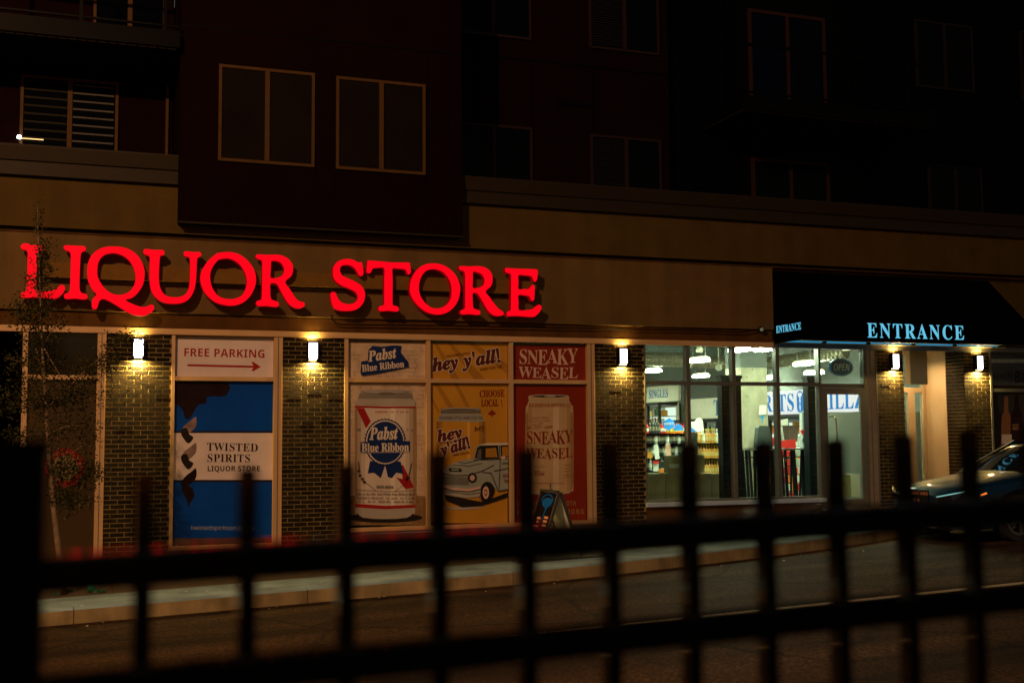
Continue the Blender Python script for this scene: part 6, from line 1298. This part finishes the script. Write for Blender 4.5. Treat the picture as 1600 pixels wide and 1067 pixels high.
# ------------------------------------------------------------------ street tree
TR = empty('young_tree', (-.13, -3.4, wz(-.13)), 'slender young street tree with a pale trunk in front of the left window', 'tree')
m_bark = mat('pale_bark', (.17, .11, .06), .85, var=.3, scale=12, bump=.5); m_leaf = mat('leaf', (.022, .023, .006), .6, var=.35, scale=3, col2=(.046, .044, .012), spec=.08)
TY = -3.4
def T3(px, py, y=TY): x, z = W(px, py, y); return Vector((x, y, z))
trunk = [T3(101, 928), T3(94, 880), T3(88, 830), T3(83, 785), T3(79, 730), T3(74, 680), T3(72, 640), T3(69, 590), T3(66, 540), T3(64, 480), T3(61, 410), T3(58, 325)]
b = M(); b.tube(trunk, [.042, .036, .034, .032, .028, .024, .021, .018, .014, .010, .007, .003], m_bark, 10); part(b, 'trunk', TR, smooth=True)
rr = random.Random(11)
limbs = []
def limb(p, q, sag=.0):
    a_, c_ = T3(*p), T3(*q); c_.y += rr.uniform(-.35, .35); mid = a_.lerp(c_, .5) + Vector((0, rr.uniform(-.05, .05), sag)); limbs.append((a_, mid, c_))
for p, q in (((66, 540), (118, 640)), ((72, 640), (186, 552)), ((72, 640), (150, 590)), ((69, 590), (10, 560)), ((72, 640), (5, 640)), ((74, 680), (20, 690)), ((74, 680), (130, 665)), ((79, 730), (150, 735)), ((80, 745), (120, 790)), ((80, 745), (150, 680)),
             ((66, 540), (30, 470)), ((64, 500), (82, 470)), ((66, 545), (100, 500)), ((72, 640), (50, 600)), ((83, 785), (92, 700)), ((64, 480), (48, 430)), ((61, 410), (74, 380)), ((72, 640), (206, 520)), ((79, 730), (155, 745)), ((69, 590), (45, 520)), ((80, 750), (60, 700))):
    limb(p, q, .05)
b = M()
for a_, m_, c_ in limbs: b.tube([a_, m_, c_], [.010, .006, .002], m_bark, 5)
part(b, 'limbs', TR, smooth=True)
b = M()
def leaf(p, s_):
    d = Vector((rr.gauss(0, 1), rr.gauss(0, 1), rr.gauss(0, .7))).normalized(); u = d.cross(Vector((rr.gauss(0, 1), rr.gauss(0, 1), rr.gauss(0, 1)))).normalized()
    b.add([p, p + d * s_ * .5 + u * s_ * .33, p + d * s_, p + d * s_ * .5 - u * s_ * .33], [(0, 1, 2, 3)], m_leaf)
for a_, m_, c_ in limbs:
    L = (c_ - a_).length
    for k in range(int(L * 420)):
        t_ = rr.random() ** .6; p = a_.lerp(m_, t_ * 2) if t_ < .5 else m_.lerp(c_, t_ * 2 - 1)
        sp = .055 + .05 * (1 - abs(2 * t_ - 1)); leaf(p + Vector((rr.gauss(0, sp), rr.gauss(0, sp), rr.gauss(0, sp * .8))), rr.uniform(.022, .042))
def clump(px, py, rx, ry, n):
    c_ = T3(px, py); 
    for _ in range(int(n * 2.6)): leaf(c_ + Vector((rr.gauss(0, rx), rr.gauss(0, .12), rr.gauss(0, ry))), rr.uniform(.022, .045))
for a_ in ((60, 345, .03, .13, 40), (66, 400, .045, .14, 70), (72, 430, .06, .10, 90), (70, 470, .05, .12, 60), (62, 505, .14, .1, 170), (40, 490, .1, .07, 60), (60, 560, .12, .14, 180), (95, 625, .22, .1, 160), (50, 620, .18, .14, 170), (128, 620, .2, .08, 120), (160, 575, .15, .06, 90), (195, 530, .1, .05, 60), (20, 610, .15, .15, 120), (110, 780, .14, .08, 210), (130, 745, .12, .07, 130), (100, 770, .1, .12, 120), (40, 680, .25, .06, 140), (115, 665, .2, .07, 120), (146, 735, .06, .05, 30)): clump(*a_)
part(b, 'foliage', TR)
def weed(px, py, s_, col, label, n=26):
    g = GP(px, py); r2 = random.Random(int(px)); b = M(); m = mat('weed_' + label.split()[0], col, .6, var=.3)
    for _ in range(n):
        a_ = r2.uniform(0, 6.28); l_ = r2.uniform(.4, 1) * s_; d = Vector((math.cos(a_) * l_ * .8, math.sin(a_) * l_ * .5, l_ * r2.uniform(.2, .8))); q = Vector((r2.gauss(0, s_ * .5), r2.gauss(0, s_ * .2), 0)); u = Vector((-math.sin(a_), math.cos(a_), .3)) * .012
        o_ = Vector((g.x, g.y, wz(g.x) - .002)) + q
        b.add([o_, o_ + d * .55 + u, o_ + d, o_ + d * .55 - u], [(0, 1, 2, 3)], m)
    tag(b.build('weed', origin=(g.x, g.y, wz(g.x))), label, 'weed', 'weeds at the foot of the tree')
weed(109, 924, .07, (.10, .30, .03), 'bright green weed right beside the tree trunk'); weed(86, 929, .06, (.05, .26, .10), 'teal tinged weed left of the tree trunk'); weed(157, 925, .07, (.05, .28, .12), 'flat trailing weed right of the green plastic lump', 34)
g = GP(143, 924); b = M(); m_bag = mat('green_plastic', (.03, .34, .20), .25, var=.3, scale=20)
b.lathe((g.x, g.y, wz(g.x)), [(.03, 0), (.05, .025), (.045, .06), (.02, .085), (.005, .09)], m_bag, 9); tag(b.build('crumpled_bag', smooth=True), 'small crumpled green plastic lump on the pavement', 'litter')

# fallen petals
m_pet = mat('petal', (.75, .66, .48), .6, var=.1); pp = None
pts = [(155, 948), (128, 947), (208, 936), (212, 933), (289, 937), (291, 925), (323, 924), (329, 916), (345, 922), (278, 921), (136, 978), (161, 972), (240, 961), (462, 905), (492, 914), (502, 910), (573, 902), (595, 898), (611, 903), (623, 900), (643, 901), (586, 905), (590, 910), (421, 951), (432, 948), (588, 931), (593, 934), (600, 932), (660, 926), (695, 900), (759, 924), (866, 912), (871, 907), (921, 943), (1127, 884), (1225, 876), (1251, 817 + 50), (1322, 860), (1349, 861), (1330, 850), (1432, 1060), (476, 942), (330, 951), (1375, 847)]
PK = [225, 383, 537, 682, 822, 952, 1075, 1190, 1305, 1410, 1515]
seen = {}
pts.sort()
for i, (px, py) in enumerate(pts):
    on = py < 975 - .0875 * (px - 100) - 24
    g = GP(px, py, .16 if on else 0.0); z = gz(g.x) + (.165 if on else .002)
    if pp is None:
        b = M(); s_ = .017; b.add([(g.x - s_, g.y, z + .004), (g.x, g.y - s_ * .7, z), (g.x + s_, g.y + .004, z + .008), (g.x, g.y + s_ * .7, z + .002)], [(0, 1, 2), (0, 2, 3)], m_pet)
        o = pp = b.build('petal', origin=(g.x, g.y, z)); 
    else:
        o = pp.copy(); C.objects.link(o); o.location = (g.x, g.y, z); o.rotation_euler = (0, 0, rr.uniform(0, 6)); o.scale = [rr.uniform(.6, 1.1)] * 3
    gk = sum(px > q for q in PK); kk = (gk, on); seen[kk] = seen.get(kk, 0) + 1
    tag(o, ORD[seen[kk] - 1] + ' pale petal from the left on the ' + ('pavement' if on else 'road') + (', left of the first picket' if gk == 0 else ', between the %s and %s pickets' % (ORD[gk - 1], ORD[gk])), 'petal', 'petals scattered on the ' + ('pavement' if on else 'road'))

# ------------------------------------------------------------------ sandwich board
SB = empty('sandwich_board', (6.0, -3.45, wz(6.0)), 'folding A frame pavement sign with a blue emblem in front of the lager can poster', 'sandwich board')
m_sbf = mat('board_frame', (.035, .035, .035), .5); m_sbp = mat('board_black', (.012, .008, .007), .9, spec=.03); m_sbw = mat('board_back', (.88, .90, .80), .6)
y0, y1, zt_, zb = -3.76, -3.14, 1.56, wz(6)
def leg(x0, x1, y): b = M(); b.bar((x0, y, zt_), (x1, y, wz(x1)), .035, .035, m_sbf, up=(0, 1, 0)); part(b, 'leg', SB)
xl, xr, xt = 5.73, 6.32, 6.02
for y in (y0, y1): leg(xt - .012, xl, y); leg(xt + .012, xr, y)
def sp(side, u, v):     # u across 0..1 (near to far), v down 0..1
    xe = xl if side < 0 else xr; t_ = v * .80 + .02
    return Vector((xt + (xe - xt) * t_, y0 + .02 + (y1 - y0 - .04) * u, zt_ + (wz(xe) - zt_) * t_))
for side, mm in ((-1, m_sbp), (1, m_sbw)):
    b = M(); n_ = Vector((side * .012, 0, .004)); b.hexa([sp(side, 0, 0), sp(side, 1, 0), sp(side, 1, 1), sp(side, 0, 1)], [p + n_ for p in (sp(side, 0, 0), sp(side, 1, 0), sp(side, 1, 1), sp(side, 0, 1))], mm)
    if side < 0: b.add([p - n_ * .2 for p in (sp(side, .02, .02), sp(side, .98, .02), sp(side, .98, .98), sp(side, .02, .98))], [(0, 1, 2, 3)], m_sbw)
    part(b, 'panel', SB)
b = M(); b.bar(sp(-1, 0, .68), sp(1, 0, .68), .02, .01, m_sbf); part(b, 'brace', SB); b = M(); b.bar((xt - .02, y0, zt_ + .01), (xt - .02, y1, zt_ + .01), .04, .03, m_sbf); b.tube([(xt, -3.5, zt_ + .02), (xt - .03, -3.47, zt_ + .08), (xt + .02, -3.4, zt_ + .10), (xt + .02, -3.36, zt_ + .02)], .006, m_sbf, 6); part(b, 'hinge_handle', SB)
m_sbb = mat('emblem_blue', (.004, .12, .45), .8, var=.1, spec=.05); m_sbo = mat('emblem_orange', (.85, .35, .18), .5)
b = M()
def flat(loop, m, lift=.018):
    vs, fs = tess([loop]); b.add([sp(-1, 1 - u, v * .72 - .02) + Vector((-lift, 0, .002)) for u, v in vs], fs, m)
flat(smooth_loop([(.25, .22), (.42, .17), (.6, .16), (.80, .2), (.82, .30), (.74, .38), (.62, .42), (.57, .62), (.47, .85), (.45, .84), (.52, .6), (.52, .44), (.32, .38), (.24, .30)], 2), m_sbb)
arc = [(.5 + .38 * math.cos(t_), .26 + .2 * math.sin(t_)) for t_ in [math.pi + math.pi * i / 14 for i in range(15)]]
flat(arc + [(.5 + .33 * math.cos(t_), .26 + .17 * math.sin(t_)) for t_ in [2 * math.pi - math.pi * i / 14 for i in range(15)]], m_sbb, .019)
for u0, u1, v0, v1 in ((.2, .42, .68, .74), (.24, .36, .78, .83), (.62, .86, .64, .70), (.62, .86, .74, .80), (.62, .86, .85, .90), (.15, .42, .90, .94)): flat([(u0, v0), (u1, v0), (u1, v1), (u0, v1)], m_sbo, .018)
part(b, 'emblem', SB)
# black rubber grating under the board (tree grate)
g1, g2 = GP(815, 880), GP(945, 872); b = M(); m_gr = mat('grate_iron', (.02, .022, .022), .6)
for i in range(26):
    x = 5.35 + i * .055; b.box(x, x + .03, -4.0, -3.1, wz(x) - .004, wz(x) + .006, m_gr)
b.box(5.33, 6.8, -4.03, -4.0, wz(5.3) - .002, wz(6.8), m_gr)
tag(b.build('tree_grate', origin=(6.05, -3.5, wz(6))), 'dark iron grate in the pavement under the sandwich board', 'grate')
# LED strip on the ledge under the upper left window
x0, z0_ = W(30, 215, .9); x1, _ = W(68, 219, .9); r = empty('led_strip', (x0, .9, z0_ - .02), 'small lit warm LED strip on the ledge of the upper left window', 'light')
b = M(); b.box(x0, x1, .88, .90, z0_ - .018, z0_ - .006, emit('strip_glow', (1.0, .62, .22), 1.6)); part(b, 'strip', r); b = M(); b.lathe((x0, .89, z0_ - .02), [(.03, 0), (.03, .045), (.01, .055)], emit('spot_glow', (.9, .95, 1.0), 9), 10); part(b, 'bulb', r)

# ------------------------------------------------------------------ the street lamp itself (out of frame, across the road)
SL = empty('street_lamp', (LAMP_AT.x - .4, LAMP_AT.y - 2.2, gz(LAMP_AT.x)), 'tall street lamp with an orange sodium head across the road', 'street lamp')
b = M(); bx, by = LAMP_AT.x - .4, LAMP_AT.y - 2.2
b.tube([(bx, by, gz(bx)), (bx, by, 9), (bx, by, 11.4), (bx + .1, by + .5, 11.9), (LAMP_AT.x, LAMP_AT.y - .4, 12.1)], [.11, .08, .06, .05, .04], m_framed, 10); part(b, 'pole', SL, smooth=True)
b = M(); b.box(LAMP_AT.x - .16, LAMP_AT.x + .16, LAMP_AT.y - .45, LAMP_AT.y + .3, 11.98, 12.12, m_framed); part(b, 'lamp_head', SL)
l = bpy.data.lights.new('sodium_lamp', 'SPOT'); l.energy = LAMP_W; l.color = LAMP_COL; l.shadow_soft_size = .09; l.spot_size = R(150); l.spot_blend = .55
o = bpy.data.objects.new('sodium_lamp', l); C.objects.link(o); o.parent = SL; o.location = LAMP_AT - SL.location
d = (Vector((5.5, -1.5, 2.6)) - LAMP_AT).normalized(); o.rotation_euler = d.to_track_quat('-Z', 'Y').to_euler()

# ------------------------------------------------------------------ parked car
CX, CY = 11.62, -3.98          # front bumper centre; the car points to the left
CAR = empty('parked_car', (13.9, CY, gz(13.9)), 'dark blue saloon car parked at the kerb by the far pillars, nose to the left', 'car')
m_paint = mat('car_paint', (.001, .018, .046), .5, metal=0, var=0, spec=.15, coat=.5)
m_cglass = mat('car_glass', (.006, .008, .009), .04, var=0, spec=.8); m_rub = mat('tyre_rubber', (.012, .012, .012), .8); m_rim = mat('alloy_rim', (.35, .36, .34), .3, metal=.9); m_trim = mat('car_trim', (.01, .01, .01), .4); m_chr = mat('chrome', (.6, .6, .6), .12, metal=1)
def cw(l, w_, h):        # car coordinates: l back from the nose, w towards the road, h up from the ground
    x = CX + l; return (x, CY - w_, gz(x) + h)
def ip(x, tab):
    for (a_, va), (c_, vc) in zip(tab, tab[1:]):
        if x <= c_:
            t_ = max(0, (x - a_) / (c_ - a_)); t_ = t_ * t_ * (3 - 2 * t_) * .35 + t_ * .65; return va + (vc - va) * t_
    return tab[-1][1]
HW = [(0, .50), (.06, .66), (.18, .78), (.4, .86), (.8, .90), (1.6, .91), (3.4, .91), (4.2, .86), (4.5, .76), (4.62, .62)]      # half width
HT = [(0, .70), (.05, .755), (.2, .815), (.6, .88), (1.2, .945), (1.5, .965), (2.0, .97), (3.6, 1.03), (4.2, 1.04), (4.55, .98), (4.62, .85)]     # centre top
HE = [(0, .60), (.05, .635), (.2, .69), (.6, .75), (1.2, .83), (1.5, .875), (2.4, .93), (3.6, .97), (4.2, .97), (4.62, .80)]                 # shoulder height
ARCH = ((1.0, .36), (3.68, .36))
ls = [0, .03, .08, .15, .25, .38, .5, .58] + [.64 + i * .045 for i in range(17)] + [1.42, 1.6, 1.8, 2.1, 2.4, 2.7, 3.0, 3.2] + [3.32 + i * .045 for i in range(17)] + [4.15, 4.3, 4.45, 4.55, 4.62]
rows = []
for l_ in ls:
    hw, ht, he = ip(l_, HW), ip(l_, HT), ip(l_, HE); bot = .20 if .1 < l_ < 4.5 else .24
    for ac, ar in ARCH:
        if abs(l_ - ac) < ar: bot = max(bot, .33 + math.sqrt(max(0, ar * ar - (l_ - ac) ** 2)))
    side = [(hw * .96, bot), (hw * .985, bot + (he - bot) * .15), (hw * 1.0, bot + (he - bot) * .40), (hw * .995, bot + (he - bot) * .62), (hw * .965, bot + (he - bot) * .86), (hw * .925, he), (hw * .86, he + (ht - he) * .32), (hw * .70, he + (ht - he) * .68), (hw * .4, he + (ht - he) * .93), (0, ht)]
    rows.append([(l_, w_, h) for w_, h in side] + [(l_, -w_, h) for w_, h in side[-2::-1]])
b = M(); n = len(rows[0]); vs = [cw(*p) for r_ in rows for p in r_]
fs = [(i * n + k, i * n + k + 1, (i + 1) * n + k + 1, (i + 1) * n + k) for i in range(len(rows) - 1) for k in range(n - 1)]
b.add(vs, fs, m_paint); b.add([cw(*p) for p in rows[0]], [tuple(range(n))], m_paint); b.add([cw(*p) for p in rows[-1]], [tuple(range(n))[::-1]], m_paint)
body = part(b, 'body', CAR, smooth=True)
# cabin
GH = [(1.42, .935, .80), (1.8, 1.13, .77), (2.15, 1.29, .72), (2.45, 1.385, .68), (2.9, 1.42, .66), (3.3, 1.39, .66), (3.7, 1.26, .68), (4.05, 1.08, .72), (4.25, 1.0, .74)]
def cab(scale_w, lift, sel, m, name, lab=None, smooth=True):
    b = M(); rws = []
    for l_, top, wt in GH:
        base = ip(l_, HE) - .01; wb = ip(l_, HW) * .90
        rws.append([(l_, wb, base), (l_, wb * .55 + wt * .45 + lift, base + (top - base) * .5), (l_, wt + lift, base + (top - base) * .86), (l_, wt * .86, base + (top - base) * .965 + lift), (l_, wt * .45, top + lift), (l_, 0, top + .008 + lift)])
        rws[-1] += [(a_, -c_, d_) for a_, c_, d_ in rws[-1][-2::-1]]
    n = len(rws[0]); V_ = [cw(*p) for r_ in rws for p in r_]; F_ = []
    for i in range(len(rws) - 1):
        for k in range(n - 1):
            kk = k if k < n // 2 else n - 2 - k
            if sel(i, kk): F_.append((i * n + k, i * n + k + 1, (i + 1) * n + k + 1, (i + 1) * n + k))
    b.add(V_, F_, m); return part(b, name, CAR, smooth=smooth, label=lab)
cab(1, 0, lambda i, k: True, m_cglass, 'cabin_glass')
cab(1, .006, lambda i, k: (k >= 3 and 3 <= i <= 5) or (k == 2), m_paint, 'roof')
b = M()
def pil(p, q, w1, m): b.bar(cw(*p), cw(*q), w1, .03, m)
for p_ in (((1.46, -.79, .94), (2.45, -.695, 1.36), .06, m_paint), ((1.46, .79, .94), (2.45, .695, 1.36), .06, m_paint), ((2.62, .80, .95), (2.75, .70, 1.33), .07, m_trim), ((2.62, -.80, .95), (2.75, -.70, 1.33), .07, m_trim)): b = M(); pil(*p_); part(b, 'window_pillar', CAR)
b = M(); b.box(CX + .6, CX + 4.1, CY - .78, CY + .78, gz(13) + .22, gz(13) + .62, m_black)
b.box(CX + .08, CX + 4.5, CY - .7, CY + .7, gz(13) + .17, gz(13) + .24, m_black); part(b, 'underbody', CAR)
def on_body(l_, w_, h, out=.006):
    hw = ip(l_, HW); return Vector(cw(l_ - out, w_ * 1.0 + (out if w_ > 0 else -out), h))
# headlamps, grille, bumper, plate
def patch(pts, m, name, lift=.012, label=None, parent=CAR, d=(-1, 0, 0)):
    b = M(); P_ = [Vector(cw(*p)) for p in pts]; nn = Vector(d) * lift; b.hexa([p + nn for p in P_], [p - nn * .5 for p in P_], m); return part(b, name, parent, label=label)
for s_ in (1, -1):
    hl = patch([(-.004, .40 * s_, .655), (.045, .62 * s_, .70), (.20, .80 * s_, .745), (.22, .82 * s_, .67), (.06, .66 * s_, .61), (-.002, .44 * s_, .59)], m_cglass, 'headlight', .018, d=(-.75, -.65 * s_, 0))
    b = M(); b.bar(cw(-.02, .41 * s_, .665), cw(.03, .62 * s_, .705), .014, .014, emit('running_light', (.22, .50, .46), 1.1) if s_ > 0 else m_trim); b.bar(cw(.03, .62 * s_, .705), cw(.17, .81 * s_, .75), .014, .014, MATS['running_light'] if s_ > 0 else m_trim); part(b, 'light_bar', hl)
    b = M(); p = Vector(cw(.40, (.875) * s_, .70)); b.bar(p + Vector((-.04, -.006 * s_, -.012)), p + Vector((.05, -.012 * s_, .014)), .02, .02, emit('side_marker', (1.0, .22, .02), 1.4 if s_ > 0 else .3)); part(b, 'indicator', CAR)
b = M()
for k in range(4): b.bar(cw(-.012, -.42, .38 + k * .035), cw(-.012, .42, .38 + k * .035), .012, .012, m_trim)
b.box(CX - .006, CX + .02, CY - .45, CY + .45, gz(CX) + .36, gz(CX) + .53, m_black); part(b, 'grille', CAR)
b = M(); pts = [(.34, .86, .245), (.16, .77, .235), (.04, .62, .228), (-.02, .4, .225), (-.03, 0, .225), (-.02, -.4, .225), (.04, -.62, .228), (.16, -.77, .235)]
b.tube([cw(*p) for p in pts], .014, m_chr, 6); b.hexa([cw(.02, -.55, .20), cw(.02, .55, .20), cw(.3, .7, .20), cw(.3, -.7, .20)], [cw(-.005, -.55, .34), cw(-.005, .55, .34), cw(.3, .7, .34), cw(.3, -.7, .34)], m_trim); part(b, 'bumper', CAR, smooth=False)
b = M(); b.box(CX - .045, CX - .03, CY - .26, CY + .26, gz(CX) + .54, gz(CX) + .755, mat('plate_dark', (.002, .002, .002), .5, spec=.1)); pl_ = part(b, 'plate', CAR)
b = M(); gl, wd = glyphs('IMECARS', 'I', .02) if False else glyphs('IMECARS', 'S', .02); k = .44 / wd; m_po = mat('plate_orange', (.42, .17, .09), .5)
for g in gl: extrude_loops(b, g, lambda x, y, d: (CX - .05 + d, CY + .17 - x * k, gz(CX) + .685 + y * .043 / .454), m_po, m_po, .003)
gl, wd = glyphs('C A', 'B', .02)
for g in gl: extrude_loops(b, g, lambda x, y, d: (CX - .05 + d, CY + .06 - x * .12, gz(CX) + .585 + y * .045 / .48), m_po, m_po, .003)
part(b, 'plate_lettering', pl_)
# wheels
def wheel(l_, s_):
    c_ = Vector(cw(l_, .80 * s_, .325)); b = M(); W_ = .11
    def ring(r0, r1, y0_, y1_, m, seg=36):
        vs = []; 
        for r_, y_ in ((r0, y0_), (r1, y0_), (r1, y1_), (r0, y1_)): vs += [(c_.x + r_ * math.cos(2 * math.pi * k / seg), c_.y + y_, c_.z + r_ * math.sin(2 * math.pi * k / seg)) for k in range(seg)]
        b.add(vs, [(j * seg + k, j * seg + (k + 1) % seg, ((j + 1) % 4) * seg + (k + 1) % seg, ((j + 1) % 4) * seg + k) for j in range(4) for k in range(seg)], m)
    ring(.235, .325, -W_, W_, m_rub); t_ = part(b, 'wheel', CAR, smooth=False)
    b = M(); ring(.205, .236, -W_ - .004, W_ + .004, m_rim); ring(.0, .045, -W_ * .9, W_ * .9, m_rim, 16)
    for k in range(10):
        a_ = 2 * math.pi * (k // 2) / 5 + (.16 if k % 2 else -.16); y_ = -W_ * .92 * s_
        b.bar(c_ + Vector((.03 * math.cos(a_), y_, .03 * math.sin(a_))), c_ + Vector((.215 * math.cos(a_), y_, .215 * math.sin(a_))), .022, .02, m_rim, up=(0, 1, 0))
    part(b, 'rim', t_)
for l_ in (1.0, 3.68):
    for s_ in (1, -1): wheel(l_, s_)
b = M(); c0 = cw(1.75, .93, 1.0); b.lathe(c0, [(.03, -.06), (.075, -.03), (.08, .03), (.04, .07)], m_paint, 10); b.bar(cw(1.72, .84, .96), cw(1.75, .92, .98), .04, .03, m_trim); part(b, 'mirror', CAR, smooth=True)
b = M(); b.bar(cw(2.9, .915, .82), cw(3.05, .915, .825), .025, .02, m_paint); part(b, 'door_handle', CAR)
